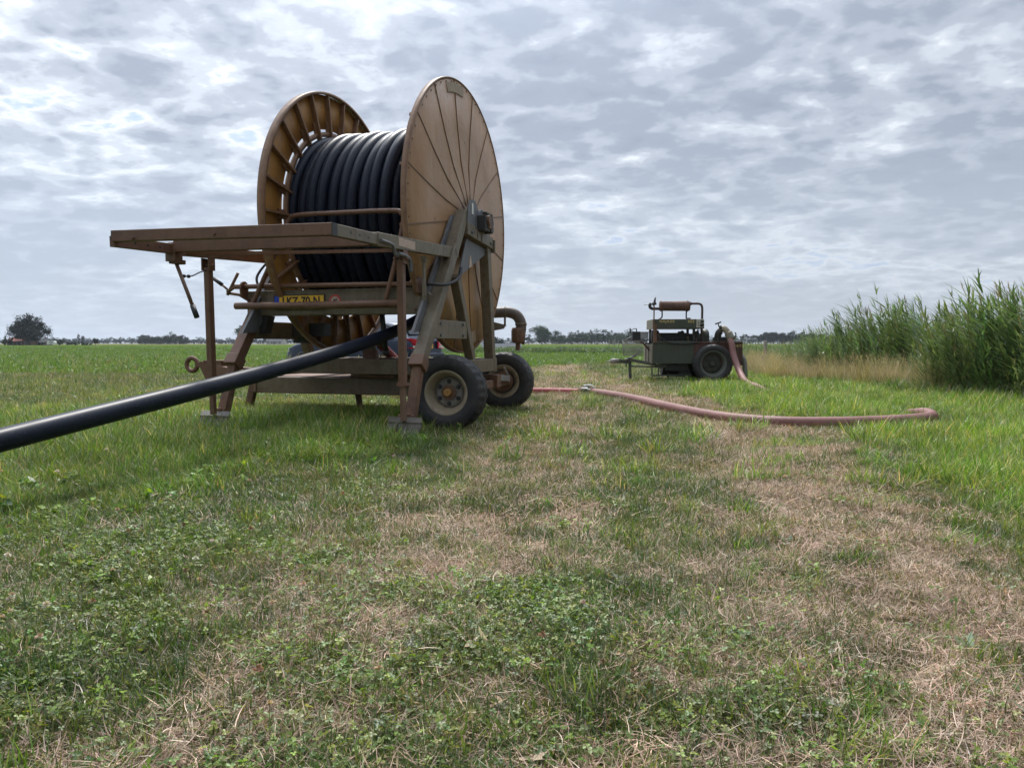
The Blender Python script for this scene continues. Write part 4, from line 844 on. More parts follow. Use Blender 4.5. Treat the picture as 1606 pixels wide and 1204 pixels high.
def scatter(name, protos, pts, rz, scl, idx, tint, tilt=None, label=None, cat=None, kind='stuff'):
    n = len(pts)
    me = bpy.data.meshes.new(name); me.vertices.add(n); me.vertices.foreach_set('co', np.asarray(pts, np.float32).ravel())
    rot_ = np.zeros((n, 3), np.float32)
    if tilt is not None: rot_[:, :2] = tilt
    rot_[:, 2] = rz
    a = me.attributes.new('rot', 'FLOAT_VECTOR', 'POINT'); a.data.foreach_set('vector', rot_.ravel())
    s = np.asarray(scl, np.float32)
    if s.ndim == 1: s = np.stack([s, s, s], 1)
    a = me.attributes.new('scl', 'FLOAT_VECTOR', 'POINT'); a.data.foreach_set('vector', s.ravel())
    a = me.attributes.new('idx', 'INT', 'POINT'); a.data.foreach_set('value', np.asarray(idx, np.int32))
    a = me.attributes.new('tint', 'FLOAT_COLOR', 'POINT'); a.data.foreach_set('color', np.concatenate([tint, np.ones((n, 1))], 1).astype(np.float32).ravel())
    o = bpy.data.objects.new(name, me); COL.objects.link(o)
    src = bpy.data.collections.new(name + '_plants')
    for i, pm in enumerate(protos):
        po = bpy.data.objects.new('%s_%02d' % (name, i), pm); src.objects.link(po)
    g = bpy.data.node_groups.new(name + '_nodes', 'GeometryNodeTree')
    g.interface.new_socket('Geometry', in_out='INPUT', socket_type='NodeSocketGeometry'); g.interface.new_socket('Geometry', in_out='OUTPUT', socket_type='NodeSocketGeometry')
    gi = g.nodes.new('NodeGroupInput'); go = g.nodes.new('NodeGroupOutput')
    ci = g.nodes.new('GeometryNodeCollectionInfo'); ci.inputs['Collection'].default_value = src; ci.inputs['Separate Children'].default_value = True; ci.inputs['Reset Children'].default_value = True
    ip = g.nodes.new('GeometryNodeInstanceOnPoints'); ip.inputs['Pick Instance'].default_value = True
    def at(nm, ty):
        x = g.nodes.new('GeometryNodeInputNamedAttribute'); x.data_type = ty; x.inputs['Name'].default_value = nm; return x.outputs['Attribute']
    g.links.new(gi.outputs[0], ip.inputs['Points']); g.links.new(ci.outputs[0], ip.inputs['Instance'])
    g.links.new(at('idx', 'INT'), ip.inputs['Instance Index']); g.links.new(at('rot', 'FLOAT_VECTOR'), ip.inputs['Rotation']); g.links.new(at('scl', 'FLOAT_VECTOR'), ip.inputs['Scale'])
    g.links.new(ip.outputs[0], go.inputs[0])
    md = o.modifiers.new('plants', 'NODES'); md.node_group = g
    return tag(o, label, cat, None, kind)

# ------------------------------------------------------------------ where what grows
def itp(y, ys, xs): return np.interp(y, ys, xs)
def zones(x, y):
    n1 = fbm(x, y, .9, 3); n2 = fbm(x, y, 2.6, 9); n3 = fbm(x, y, 5.5, 17, 2)
    wx = x + (n1 - .5) * .9
    c1 = itp(y, [1.4, 2.5, 4.2, 6.6, 8, 11, 16], [1.05, 1.35, 1.8, 2.4, 2.45, 2.2, 1.7])
    c2 = itp(y, [1.4, 2, 3.2, 5, 7, 9, 12, 16], [-.7, -.5, -.3, .1, .42, .5, .6, .8])
    dry = np.maximum(1.35 * np.exp(-((wx - c1) / .70) ** 2), 0.90 * np.exp(-((wx - c2) / .54) ** 2)) + .35 * sst(1.2, 2.2, x) * sst(3.2, 1.5, y)
    dry = np.clip(dry * (.30 + .75 * sst(.26, .54, n2 * .55 + n3 * .45)) + (n3 - .58) * .5, 0, 1)
    lr = sst(0, .9, wx - itp(y, [1.5, 3.2, 4.5, 6.2, 7.6, 8.5, 10, 13, 16, 20], [2.1, 2.15, 2.45, 3.0, 3.2, 3.0, 2.5, 2.7, 4.5, 5.2]))
    ll = sst(0, .8, itp(y, [1.5, 2.8, 3.6, 5, 5.9, 7, 9, 10.5, 12.5, 17], [-2.3, -2.0, -1.75, -1.25, -.60, -.35, -.1, -.5, -2.6, -4]) - wx)
    ll = ll * sst(19, 16, y) * (1 - .95 * np.exp(-(((x + .55) / .75) ** 2 + ((y - 6.7) / .9) ** 2)))
    clo = np.zeros_like(x)
    for cx, cy, rx, ry, s in ((.30, 1.95, .75, .42, 1), (-.25, 1.75, .35, .25, .8), (-1.0, 2.1, .55, .45, .8), (-1.35, 3.0, .6, .6, .8), (.75, 1.65, .35, .3, .9), (-.45, 2.45, .4, .25, .6), (-2.0, 3.6, .9, .8, .6), (-1.0, 4.4, .6, .5, .5), (-.1, 1.5, .9, .2, .6), (.1, 2.35, .5, .2, .8)):
        clo = np.maximum(clo, s * np.exp(-(((wx - cx) / rx) ** 2 + ((y - cy) / ry) ** 2)))
    clo = np.clip(clo * sst(.34, .66, .6 * n2 + .4 * fbm(x, y, 6.5, 29, 2)) * 1.1, 0, 1)
    lush = np.clip(np.maximum(lr, ll), 0, 1)
    dry = dry * (1 - lush) * (1 - .75 * clo)
    return dry, lush, clo, n1, n2, n3
gz = lambda x, y: (fbm(x, y, .55, 41) - .5) * .07 * sst(60, 15, y) + (fbm(x, y, 2.4, 51) - .5) * .022 * sst(30, 10, y) - 2.7 * np.exp(-((x + 4) / 30) ** 2) * sst(95, 140, y) * sst(330, 260, y)

# ground sheet
gx = np.concatenate([-np.geomspace(1500, 9.2, 56), np.linspace(-9, 9, 150), np.geomspace(9.2, 1500, 56)])
gy = np.concatenate([[-400, -150, -60, -25, -10, -4, -1], np.linspace(.2, 14, 150), np.geomspace(14.3, 1600, 100)])
GX, GY = np.meshgrid(gx, gy); fx_, fy_ = GX.ravel(), GY.ravel()
dry, lush, clo, n1, n2, n3 = zones(fx_, fy_)
nx, ny = len(gx), len(gy)
V = np.stack([fx_, fy_, gz(fx_, fy_)], 1)
ii = (np.arange(ny - 1)[:, None] * nx + np.arange(nx - 1)[None, :]).ravel()
Fq = np.stack([ii, ii + 1, ii + nx + 1, ii + nx], 1)
field_edge = itp(fx_, [-60, -8, -2, 3, 12, 40], [23, 20, 19, 30, 34, 34])
fld = sst(-2, 2, fy_ - field_edge)
strip = np.exp(-((fy_ - field_edge + 3.0) / 2.2) ** 2) * sst(2, -2, fx_)
colz = np.stack([np.clip(dry + strip * .9, 0, 1), fld, lush], 1)
m, nt = new_mat('turf_soil')
a = nd(nt, 'ShaderNodeAttribute'); a.attribute_name = 'col'; sp = nd(nt, 'ShaderNodeSeparateColor'); lk(nt, a.outputs['Color'], sp.inputs[0])
tcn = nd(nt, 'ShaderNodeTexCoord'); v = tcn.outputs['Object']
nA = noise(nt, v, 38, 6, .7); nB = noise(nt, v, 7, 5, .6)
soil = mixc(nt, ramp(nt, nA, [(.3, 0), (.7, 1)]), (.060, .050, .032), (.19, .15, .10))
soil = mixc(nt, mth(nt, 'MULTIPLY', ramp(nt, nB, [(.4, 0), (.65, 1)]), .5), soil, (.05, .075, .022))
soil = mixc(nt, mth(nt, 'MULTIPLY', sp.outputs[0], .75), soil, mixc(nt, nA, (.20, .15, .105), (.38, .295, .21)))
soil = mixc(nt, mth(nt, 'MULTIPLY', sp.outputs[2], .7), soil, (.045, .075, .02))
mpf = nd(nt, 'ShaderNodeMapping'); mpf.inputs['Rotation'].default_value = (0, 0, R(8)); mpf.inputs['Scale'].default_value = (.35, .05, 1); lk(nt, v, mpf.inputs[0])
nF = noise(nt, mpf.outputs[0], 1.3, 5, .6); nG = noise(nt, v, .35, 6, .7)
crop = mixc(nt, nF, (.054, .094, .016), (.076, .124, .023)); crop = mixc(nt, mth(nt, 'MULTIPLY', ramp(nt, nG, [(.4, 0), (.7, 1)]), .35), crop, (.075, .100, .030))
# row crop beyond about 300 m pales into straw fields
sy = nd(nt, 'ShaderNodeSeparateXYZ'); lk(nt, v, sy.inputs[0])
crop = mixc(nt, ramp(nt, mth(nt, 'DIVIDE', sy.outputs[1], 1000), [(.36, 0), (.40, 1)]), crop, (.15, .14, .07))
colr = mixc(nt, sp.outputs[1], soil, crop)
p = nd(nt, 'ShaderNodeBsdfPrincipled'); lk(nt, colr, p.inputs['Base Color']); p.inputs['Roughness'].default_value = 1; p.inputs['Specular IOR Level'].default_value = 0
bm_ = nd(nt, 'ShaderNodeBump'); bm_.inputs['Strength'].default_value = .7; bm_.inputs['Distance'].default_value = .02; lk(nt, nA, bm_.inputs['Height']); lk(nt, bm_.outputs[0], p.inputs['Normal'])
o = nd(nt, 'ShaderNodeOutputMaterial'); lk(nt, p.outputs[0], o.inputs[0])
me = np_mesh('ground', V, [Fq], colz, m, True); og = bpy.data.objects.new('ground', me); COL.objects.link(og); og['kind'] = 'structure'

# ------------------------------------------------------------------ plant prototypes
G1 = [(.058, .098, .020), (.078, .122, .024), (.050, .080, .022), (.105, .128, .040), (.16, .14, .075), (.048, .088, .018)]
G2 = [(.066, .125, .018), (.090, .158, .022), (.050, .095, .018), (.118, .180, .034), (.15, .18, .06)]
S1 = [(.36, .275, .205), (.27, .200, .150), (.47, .385, .30), (.19, .140, .105), (.34, .245, .19)]
S2 = [(.46, .37, .22), (.38, .29, .16), (.52, .43, .28), (.33, .27, .14)]
short = [proto('short_turf', [blades(46, .075, (.025, .075), (.0016, .0034), (.25, 1.35), (-.2, 1.1), 3, G1), blades(10, .08, (.03, .09), (.0014, .003), (.9, 1.6), (-.2, .3), 3, S1, flat_=True)], LEAF) for _ in range(8)]
straw = [proto('straw_litter', [blades(62, .10, (.02, .075), (.0010, .0024), (1.1, 1.62), (-.3, .45), 4, S1, z0=.006, flat_=True, bend=.75), blades(14, .09, (.02, .06), (.0011, .0024), (.2, 1.1), (0, .9), 3, S1 + G1[:2], bend=.9)], STRAW) for _ in range(8)]
lushp = [proto('lush_grass', [blades(58, .085, (.05, .155), (.0020, .0042), (.1, .95), (.2, 1.4), 4, G2), blades(12, .08, (.05, .16), (.0015, .003), (.3, 1.3), (.1, .9), 3, S1)], LEAF) for _ in range(8)]
def clover_patch(nl, rad, hh, sz):
    parts = []
    for k in range(nl):
        r = rad * math.sqrt(rng.random()); a = rng.random() * 6.283; h = rng.uniform(*hh); x, y = r * math.cos(a), r * math.sin(a)
        s = rng.uniform(*sz); ph = rng.random() * 6.283; t1, t2 = rng.normal(0, .32, 2); c = np.array([(.058, .105, .020), (.082, .138, .024), (.050, .086, .022), (.115, .170, .028), (.14, .165, .036), (.10, .125, .055)][rng.integers(0, 6)]) * rng.uniform(.75, 1.25)
        V = []; F = []
        for j in range(3):
            g = ph + j * 2.094; d = np.array([math.cos(g), math.sin(g)]); e = np.array([-d[1], d[0]]); o_ = len(V)
            for u_, w_, z_ in ((.0, 0, 0), (.45, -.42, .10), (.85, -.40, .04), (1.0, -.12, 0), (.94, 0, -.03), (1.0, .12, 0), (.85, .40, .04), (.45, .42, .10), (.5, 0, -.06)):
                p_ = (d * u_ + e * w_) * s; V.append((x + p_[0], y + p_[1], h + z_ * s + p_[0] * t1 + p_[1] * t2))
            F += [(o_ + 8, o_ + i, o_ + (i + 1) % 8) for i in range(8)]
        V = np.array(V); parts.append((V, [np.array(F)], np.tile(c, (len(V), 1))))
        st = np.array([[x * .8 - .0007, y * .8, 0], [x * .8 + .0007, y * .8, 0], [x + .0007, y, h], [x - .0007, y, h]]); parts.append((st, [np.array([[0, 1, 2, 3]])], np.tile((.10, .15, .06), (4, 1))))
    return parts
clov = [proto('clover_leaves', clover_patch(34, .085, (.008, .045), (.005, .0098)), LEAF) for _ in range(6)]
def flower(cols, r=.009):
    V, F, C = [], [], []; n = 46; d = unit(n); d[:, 2] = np.abs(d[:, 2]) * 1.2 - .3; parts = []
    root = d * r * .35; h = rng.uniform(.04, .085)
    for k in range(n):
        e = np.cross(d[k], [.3, .2, 1]); e = e / (np.linalg.norm(e) + 1e-6) * .0016
        p0 = root[k] + [0, 0, h]; p1 = p0 + d[k] * r * rng.uniform(.6, 1.0)
        c = np.array(cols[rng.integers(0, len(cols))]) * rng.uniform(.85, 1.15)
        parts.append((np.array([p0 - e, p0 + e, p1 + e * .8, p1 - e * .8]), [np.array([[0, 1, 2, 3]])], np.tile(c, (4, 1))))
    parts.append((np.array([[-.0009, 0, 0], [.0009, 0, 0], [.0009, 0, h], [-.0009, 0, h]]), [np.array([[0, 1, 2, 3]])], np.tile((.12, .16, .07), (4, 1))))
    return parts
flow = [proto('clover_flower', flower(c_), PET) for c_ in ([(.62, .58, .50), (.55, .48, .40)], [(.62, .50, .46), (.50, .33, .30)], [(.27, .14, .08), (.22, .12, .075)], [(.32, .20, .13), (.44, .34, .25)], [(.24, .15, .10), (.19, .11, .075)], [(.66, .62, .56), (.46, .30, .22)])]
def broad(n, ln, wd, cols, lean=(.5, 1.35)): return blades(n, .02, ln, wd, lean, (.1, .7), 5, cols, sway=.3, keel=1)
BW = [(.058, .115, .018), (.080, .142, .022), (.105, .170, .026), (.050, .092, .020), (.14, .19, .035)]
weed = [proto('broad_leaf_weed', [broad(rng.integers(12, 22), (.03, .075), (.014, .028), BW, (.6, 1.45))], LEAF) for _ in range(4)] + [proto('nettle_like_weed', [blades(20, .03, (.035, .08), (.018, .032), (.7, 1.6), (.1, .7), 5, BW, root=np.stack([rng.normal(0, .025, 20), rng.normal(0, .025, 20), rng.uniform(.01, .12, 20)], 1))], LEAF) for _ in range(4)]
LT = [(.17, .19, .14), (.24, .25, .19), (.13, .13, .08)]
debris = [proto('dead_leaf', [blades(3, .03, (.03, .07), (.014, .026), (1.3, 1.7), (-.3, .3), 4, LT + [(.30, .22, .15)], z0=.02, flat_=True)], STRAW) for _ in range(5)]
def seedgrass(n, hh, cols, wind=2.6):
    az = rng.normal(0, .8, n); parts = []
    r = .08 * np.sqrt(rng.random(n)); a = rng.random(n) * 6.283; root = np.stack([r * np.cos(a), r * np.sin(a), np.zeros(n)], 1)
    V, F, C = blades(n, 0, hh, (.003, .0045), (.0, .22), (.2, .7), 6, cols, root=root, az=az, sway=.1); parts.append((V, F, C))
    tips = V.reshape(n, -1, 3)
    for k in range(n):
        tip = tips[k, -1]; pre = (tips[k, -3] + tips[k, -2]) / 2; d = tip - pre; L_ = np.linalg.norm(d); d = d / L_
        m_ = 16; t = rng.uniform(-.1, 1.0, m_); rt = pre + d * (t * L_ * 1.0)[:, None]
        azs = rng.random(m_) * 6.283
        parts.append(blades(m_, 0, (.012, .03), (.003, .006), (.2, .7), (0, .3), 2, [np.array(c) * 1.15 for c in cols], root=rt, az=azs, sway=.2))
    return parts
seed = [proto('seeding_grass', seedgrass(rng.integers(5, 10), (.30, .62), [(.36, .33, .17), (.42, .37, .22), (.26, .27, .12)]), STRAW) for _ in range(5)]
blond = [proto('blond_grass', [blades(60, .16, (.35, .80), (.003, .0055), (.05, .5), (.2, 1.1), 5, S2, az=rng.normal(0, 1.3, 60), sway=.3), blades(16, .15, (.2, .45), (.004, .006), (.1, .6), (.2, 1.0), 4, G2)] + seedgrass(7, (.5, .85), S2), STRAW) for _ in range(5)]
cropt = [proto('crop_tuft', [blades(26, .22, (.08, .20), (.010, .020), (.1, .8), (.2, 1.0), 3, [(.082, .142, .024), (.112, .18, .034), (.13, .19, .045)])], LEAF) for _ in range(4)]
tallp = [proto('tall_row_crop', [blades(34, .35, (.35, .75), (.03, .06), (.1, .7), (.3, 1.2), 4, [(.06, .10, .045), (.085, .135, .06), (.11, .15, .08)])], LEAF) for _ in range(4)]
def reed(plume):
    h = rng.uniform(1.55, 2.0); ln_ = rng.normal(.17, .06); parts = []
    zs = np.linspace(0, 1, 9); cx = -(ln_ * zs ** 2) * h - .03; cy = rng.normal(0, .05) * zs ** 2 * h; cxyz = np.stack([cx, cy, zs * h], 1)
    V = []; F = []
    for k, c in enumerate(cxyz):
        w = .0055 * (1 - .55 * zs[k])
        for j in range(3): V.append(c + [w * math.cos(j * 2.094), w * math.sin(j * 2.094), 0])
    for k in range(8):
        for j in range(3): F.append((k * 3 + j, k * 3 + (j + 1) % 3, k * 3 + 3 + (j + 1) % 3, k * 3 + 3 + j))
    parts.append((np.array(V), [np.array(F)], np.tile((.16, .18, .085), (len(V), 1))))
    n = 22; t = np.linspace(.12, .98, n) + rng.normal(0, .015, n); t = np.clip(t, .08, 1)
    root = np.stack([np.interp(t, zs, cxyz[:, i]) for i in range(3)], 1)
    az = np.where(np.arange(n) % 2 == 0, math.pi - .35, math.pi + .45) + rng.normal(0, .45, n)
    rc_ = [(.078, .125, .055), (.100, .150, .070), (.062, .100, .048), (.135, .18, .090), (.15, .19, .125)]
    V1 = blades(n, 0, (.28, .52), (.022, .036), (.55, 1.25), (.05, .6), 6, rc_, root=root, az=az, sway=.8)
    parts.append(V1)
    m_ = 3; parts.append(blades(m_, 0, (.15, .35), (.016, .026), (1.6, 2.6), (0, .3), 4, [(.30, .25, .13), (.22, .19, .09)], root=root[:m_], az=az[:m_] + 1, sway=.5))
    if plume:
        n = 26; t = rng.uniform(0, 1, n); top = cxyz[-1]; d = np.array([-.30, .05, 1.0]); rt = top + d * (t * .22)[:, None]
        parts.append(blades(n, 0, (.06, .14), (.004, .008), (.1, .6), (.2, .7), 3, [(.17, .125, .10), (.22, .17, .12), (.13, .10, .08)], root=rt, az=math.pi + rng.normal(0, .7, n), sway=.3))
    else: parts.append(blades(3, 0, (.25, .42), (.012, .018), (.15, .55), (.1, .6), 5, rc_, root=np.repeat(cxyz[-1:], 3, 0), az=math.pi + rng.normal(0, .5, 3)))
    return parts
reedp = [proto('reed_stem', reed(i % 3 == 0), REED) for i in range(9)]

# ------------------------------------------------------------------ scattering
def cand(y0, y1, dens, half=.80, xr=None):
    """random points in the trapezoid in front of the camera (with margin), dens per square metre"""
    if xr: xw0, xw1 = xr; n = int((xw1 - xw0) * (y1 - y0) * dens); return rng.uniform(xw0, xw1, n), rng.uniform(y0, y1, n)
    mg = 3.0 if y1 < 13 else .8; w = half * y1 + mg; n = int(2 * w * (y1 - y0) * dens); x = rng.uniform(-w, w, n); y = rng.uniform(y0, y1, n)
    k = np.abs(x) < half * y + mg; return x[k], y[k]
def P3(x, y, dz=0): return np.stack([x, y, gz(x, y) + dz], 1)
HXY = np.array([(p_.x, p_.y) for p_ in hp[60:]] + [(p_.x, p_.y) for p_ in rp[:30]])
def hose_dist(x, y):
    return np.concatenate([np.sqrt(((np.stack([a_, b_], 1)[:, None, :] - HXY[None]) ** 2).sum(2)).min(1) for a_, b_ in zip(np.array_split(x, max(1, len(x) // 4000)), np.array_split(y, max(1, len(x) // 4000)))])
acc = {k: [] for k in ('short', 'straw', 'lush', 'clov', 'flow', 'weed', 'debris')}
def put(key, x, y, s, tint, k): acc[key].append((x[k], y[k], s[k], tint[k]))
def tn(n, base, hue=.12, val=.18):
    v_ = 1 + rng.normal(0, val, (n, 1)); return np.clip(np.asarray(base) * v_ * (1 + rng.normal(0, hue, (n, 3)) * [1, .4, .6]), .2, 2.2)
for (y0, y1, dn, sc_) in ((.6, 3.2, 620, 1.0), (3.2, 6.5, 300, 1.25), (6.5, 12, 130, 1.6), (12, 24, 42, 2.1), (24, 46, 9, 3.2)):
    x, y = cand(y0, y1, dn); n = len(x); dry, lush, clo, n1, n2, n3 = zones(x, y); u_ = rng.random(n)
    s = sc_ * rng.uniform(.7, 1.3, n)
    fe = itp(x, [-60, -8, -2, 3, 12, 40], [23, 20, 19, 30, 34, 34]); off = y > fe
    # short mown turf everywhere except thick clover / lush
    g = .85 + .35 * (n1 - .5)
    hv = fbm(x, y, 1.7, 121) - .5
    tt = tn(n, (1.0, 1.0, 1.0)) * np.stack([1 + .45 * dry + .5 * hv, 1 + .12 * dry + .1 * hv, 1 + .4 * dry + .2 * hv], 1) * (1.22 * g + .7 * (n3 - .5))[:, None] * [1.02, 1.10, .95]
    put('short', x, y, s * (1 - .25 * dry), tt, (u_ < (.95 - .60 * dry - .35 * lush)) & ~off)
    x, y = cand(y0, y1, dn * .85); n = len(x); dry, lush, clo, n1, n2, n3 = zones(x, y); u_ = rng.random(n); off = y > itp(x, [-60, -8, -2, 3, 12, 40], [23, 20, 19, 30, 34, 34])
    s = sc_ * rng.uniform(.7, 1.3, n)
    put('straw', x, y, s, tn(n, (1.28, 1.22, 1.22), .05, .18), (u_ < (.24 + .72 * dry - .28 * lush - .12 * clo + .5 * (n3 - .5))) & ~off)
    x, y = cand(y0, y1, dn * 1.1); n = len(x); dry, lush, clo, n1, n2, n3 = zones(x, y); u_ = rng.random(n); off = y > itp(x, [-60, -8, -2, 3, 12, 40], [23, 20, 19, 30, 34, 34])
    right = sst(0, 2, x); nh = np.minimum(1, .55 + ((x - 4.0) / 1.2) ** 2 * .5 + ((y - 7.6) / .7) ** 2 * .5)
    far_l = sst(7.5, 11, y) * (x < 1)
    s = (1 - .60 * far_l) * sc_ ** .6 * rng.uniform(.55, 1.25, n) * (.55 + .75 * n1) * np.where(x > 0, nh, 1.0) * (.75 + .45 * sst(3, 6, y))
    tt = tn(n, (1.38, 1.38, 1.08), .12, .18) * (np.stack([1 + .25 * right, 1 + .25 * right, 1 + .1 * right], 1)) * (1 + .55 * (n2 - .5))[:, None] * np.stack([1 + .55 * far_l, 1 + .18 * far_l, 1 + .3 * far_l], 1)
    put('lush', x, y, s, tt, (u_ < lush * (.40 + .85 * n2) * sst(26, 18, y) + .02) & ~off & (hose_dist(x, y + .10) > .20))
    if y0 < 7:
        x, y = cand(y0, y1, dn * .75); n = len(x); dry, lush, clo, n1, n2, n3 = zones(x, y); u_ = rng.random(n)
        s = sc_ ** .5 * rng.uniform(.8, 1.25, n)
        put('clov', x, y, s, tn(n, (1.62, 1.52, 1.2), .12, .22), u_ < clo * 1.0 + .10 * sst(.55, .7, n3))
        x, y = cand(y0, y1, dn * .07); n = len(x); dry, lush, clo, n1, n2, n3 = zones(x, y); u_ = rng.random(n)
        put('flow', x, y, sc_ ** .3 * rng.uniform(.8, 1.3, n), tn(n, (1, 1, 1), .05, .1), u_ < clo * .55 + .22 * (x < -.5) + .015)
        x, y = cand(y0, y1, dn * .20); n = len(x); dry, lush, clo, n1, n2, n3 = zones(x, y); u_ = rng.random(n)
        wl_ = sst(.46, .60, fbm(x, y, 1.5, 77)) * (lush * (x < 0) * 2.2 + .16 * (x < .3) + .04)
        put('weed', x, y, sc_ ** .5 * rng.uniform(.30, .64, n), tn(n, (1.5, 1.5, 1.05), .12, .2), (u_ < wl_ * (1 - .7 * dry)) & (y > 2.5))
        x, y = cand(y0, y1, dn * .022); n = len(x)
        put('debris', x, y, rng.uniform(.5, 1.2, n), tn(n, (1, 1, 1), .08, .2), rng.random(n) < .5)
# extra low weeds in the lush strip left of the reel
x, y = cand(2.6, 6.8, 420, xr=(-4.4, -.2)); dry, lush, clo, n1, n2, n3 = zones(x, y); k = rng.random(len(x)) < lush * sst(.45, .62, fbm(x, y, 1.1, 91)) ; put('weed', x, y, rng.uniform(.40, .82, len(x)), tn(len(x), (1.6, 1.6, 1.05), .12, .18), k)
# the hose and the wheels keep the ground under them clear of tall grass
def cat_(key): return [np.concatenate([a_[i] for a_ in acc[key]]) for i in range(4)]
def emit(name, key, protos, label, cat):
    x, y, s, t = cat_(key); n = len(x)
    scatter(name, protos, P3(x, y), rng.random(n) * 6.283, s, rng.integers(0, len(protos), n), t, rng.normal(0, .12, (n, 2)), label, cat)
emit('mown_grass', 'short', short, 'short mown grass covering the field track', 'grass')
emit('straw_litter', 'straw', straw, 'dry straw-coloured grass litter on the worn wheel tracks', 'dry grass')
emit('lush_grass', 'lush', lushp, 'longer lush green grass around the reel and along the reeds', 'grass')
emit('clover', 'clov', clov, 'low clover leaves in patches in the foreground', 'clover')
emit('clover_flowers', 'flow', flow, 'small white, pink and withered brown clover flowers', 'flowers')
emit('weeds', 'weed', weed, 'broad-leaved green weeds among the grass', 'weeds')
emit('leaf_litter', 'debris', debris, 'pale dead leaves lying on the grass', 'leaf litter')
# tall seeding grass along the field edge on the left
x, y = cand(9.0, 19, 3.2, xr=(-17, -1.5)); n = len(x); k = (rng.random(n) < sst(.36, .6, fbm(x, y, .35, 61)) * np.where(y < 12, .35, .9)) & (np.abs(x) < .85 * y + 1) & (x < -2.2 - (y < 11.5) * 1.2); x, y = x[k], y[k]; n = len(x)
scatter('seeding_grass', seed, P3(x, y), rng.normal(.2, .5, n), rng.uniform(.7, 1.25, n), rng.integers(0, len(seed), n), tn(n, (1, 1, 1), .06, .12), None, 'tall pale seeding grass stalks along the field edge on the left', 'grass')
# blond dry grass by the reeds and beyond the pump
x, y = cand(12, 24, 24, xr=(5.4, 10.5)); n = len(x)
edge = itp(y, [13, 15, 17, 20, 24], [7.0, 6.3, 5.9, 6.3, 7.2]); k = (x > edge) & (x < edge + 2.1) & (rng.random(n) < sst(.30, .50, fbm(x, y, .7, 23))); x, y = x[k], y[k]; n = len(x)
scatter('blond_grass', blond, P3(x, y), rng.normal(2.4, .9, n), rng.uniform(.55, 1.0, n), rng.integers(0, len(blond), n), tn(n, (1, 1, 1), .05, .14), None, 'tall blond dry grass in front of the reeds', 'dry grass')
# pale dry tufts seen under the reel
x = rng.uniform(-2.6, -1.1, 46); y = rng.uniform(11.5, 14.5, 46); n = 46
scatter('dry_tufts', blond, P3(x, y), rng.random(n) * 6.28, rng.uniform(.6, 1.0, n), rng.integers(0, len(blond), n), tn(n, (1.1, 1.1, 1.15), .05, .1), None, 'pale dry grass tufts behind the reel trailer', 'dry grass')
# reeds along the ditch
def reed_edge(y): return itp(y, [6, 9, 10, 12.5, 14, 15, 17, 20, 26, 40, 70, 120], [7.0, 6.9, 6.9, 6.95, 7.7, 7.2, 7.0, 7.6, 9.0, 11, 14, 18])
def reed_h(x, y): return itp(y, [6, 8, 10, 12.6, 13.4, 14.6, 16, 18, 21, 24, 60], [.64, .70, .77, .90, .60, .44, .86, .82, .58, .46, .38])
x, y = cand(6.5, 70, 46, xr=(6.5, 20)); n = len(x); e = reed_edge(y); wdt = itp(y, [6, 14, 25, 70], [4.2, 3.2, 3.0, 3.5])
dd = (x - e) + (fbm(x, y, .8, 31) - .5) * .9
k = (dd > 0) & (dd < wdt) & (rng.random(n) < np.where(y < 22, 1.0, .35)); x, y, dd = x[k], y[k], dd[k]; n = len(x)
s = reed_h(x, y) * rng.uniform(.70, 1.16, n) * (.62 + .38 * sst(-.1, 1.0, dd)) * (.72 + .54 * fbm(x, y, .8, 71))
scatter('reed_bed', reedp, P3(x, y, -.05), rng.normal(0, .45, n), np.stack([s, s, s], 1), rng.integers(0, len(reedp), n), tn(n, (1.25, 1.24, 1.26), .10, .20), rng.normal(0, .07, (n, 2)), 'tall green reeds leaning in the wind along the ditch', 'reeds')
# low green ditch plants at the foot of the reeds
x, y = cand(6.5, 26, 26, xr=(6.2, 10)); n = len(x); dd = x - reed_edge(y) + (fbm(x, y, 1.1, 37) - .5) * .8; k = (dd > -.5) & (dd < .8); x, y = x[k], y[k]; n = len(x)
scatter('bank_grass', lushp, P3(x, y), rng.random(n) * 6.28, rng.uniform(1.4, 3.0, n), rng.integers(0, 8, n), tn(n, (.95, 1.0, .95), .1, .18), None, 'long green grass at the foot of the reeds', 'grass')
# crop field, and the taller row of crop beyond it
x, y = cand(18, 70, 2.6, .85); xb, yb = cand(70, 150, .35, .80); x, y = np.concatenate([x, xb]), np.concatenate([y, yb]); n = len(x); fe = itp(x, [-60, -8, -2, 3, 12, 40], [23, 20, 19, 30, 34, 34]); k = y > fe; x, y = x[k], y[k]; n = len(x)
scatter('field_crop', cropt, P3(x, y), rng.random(n) * 6.28, rng.uniform(.6, 1.2, n) * (1 + y / 90), rng.integers(0, 4, n), tn(n, (1, 1, 1), .06, .10), None, 'bright green low crop on the field behind the reel', 'crop')
x, y = cand(58, 76, 1.8, xr=(-9, 24)); n = len(x)
scatter('tall_crop', tallp, P3(x, y), rng.random(n) * 6.28, rng.uniform(.7, 1.1, n), rng.integers(0, 4, n), tn(n, (1, 1, 1), .06, .12), None, 'taller darker strip of crop across the far field', 'crop')
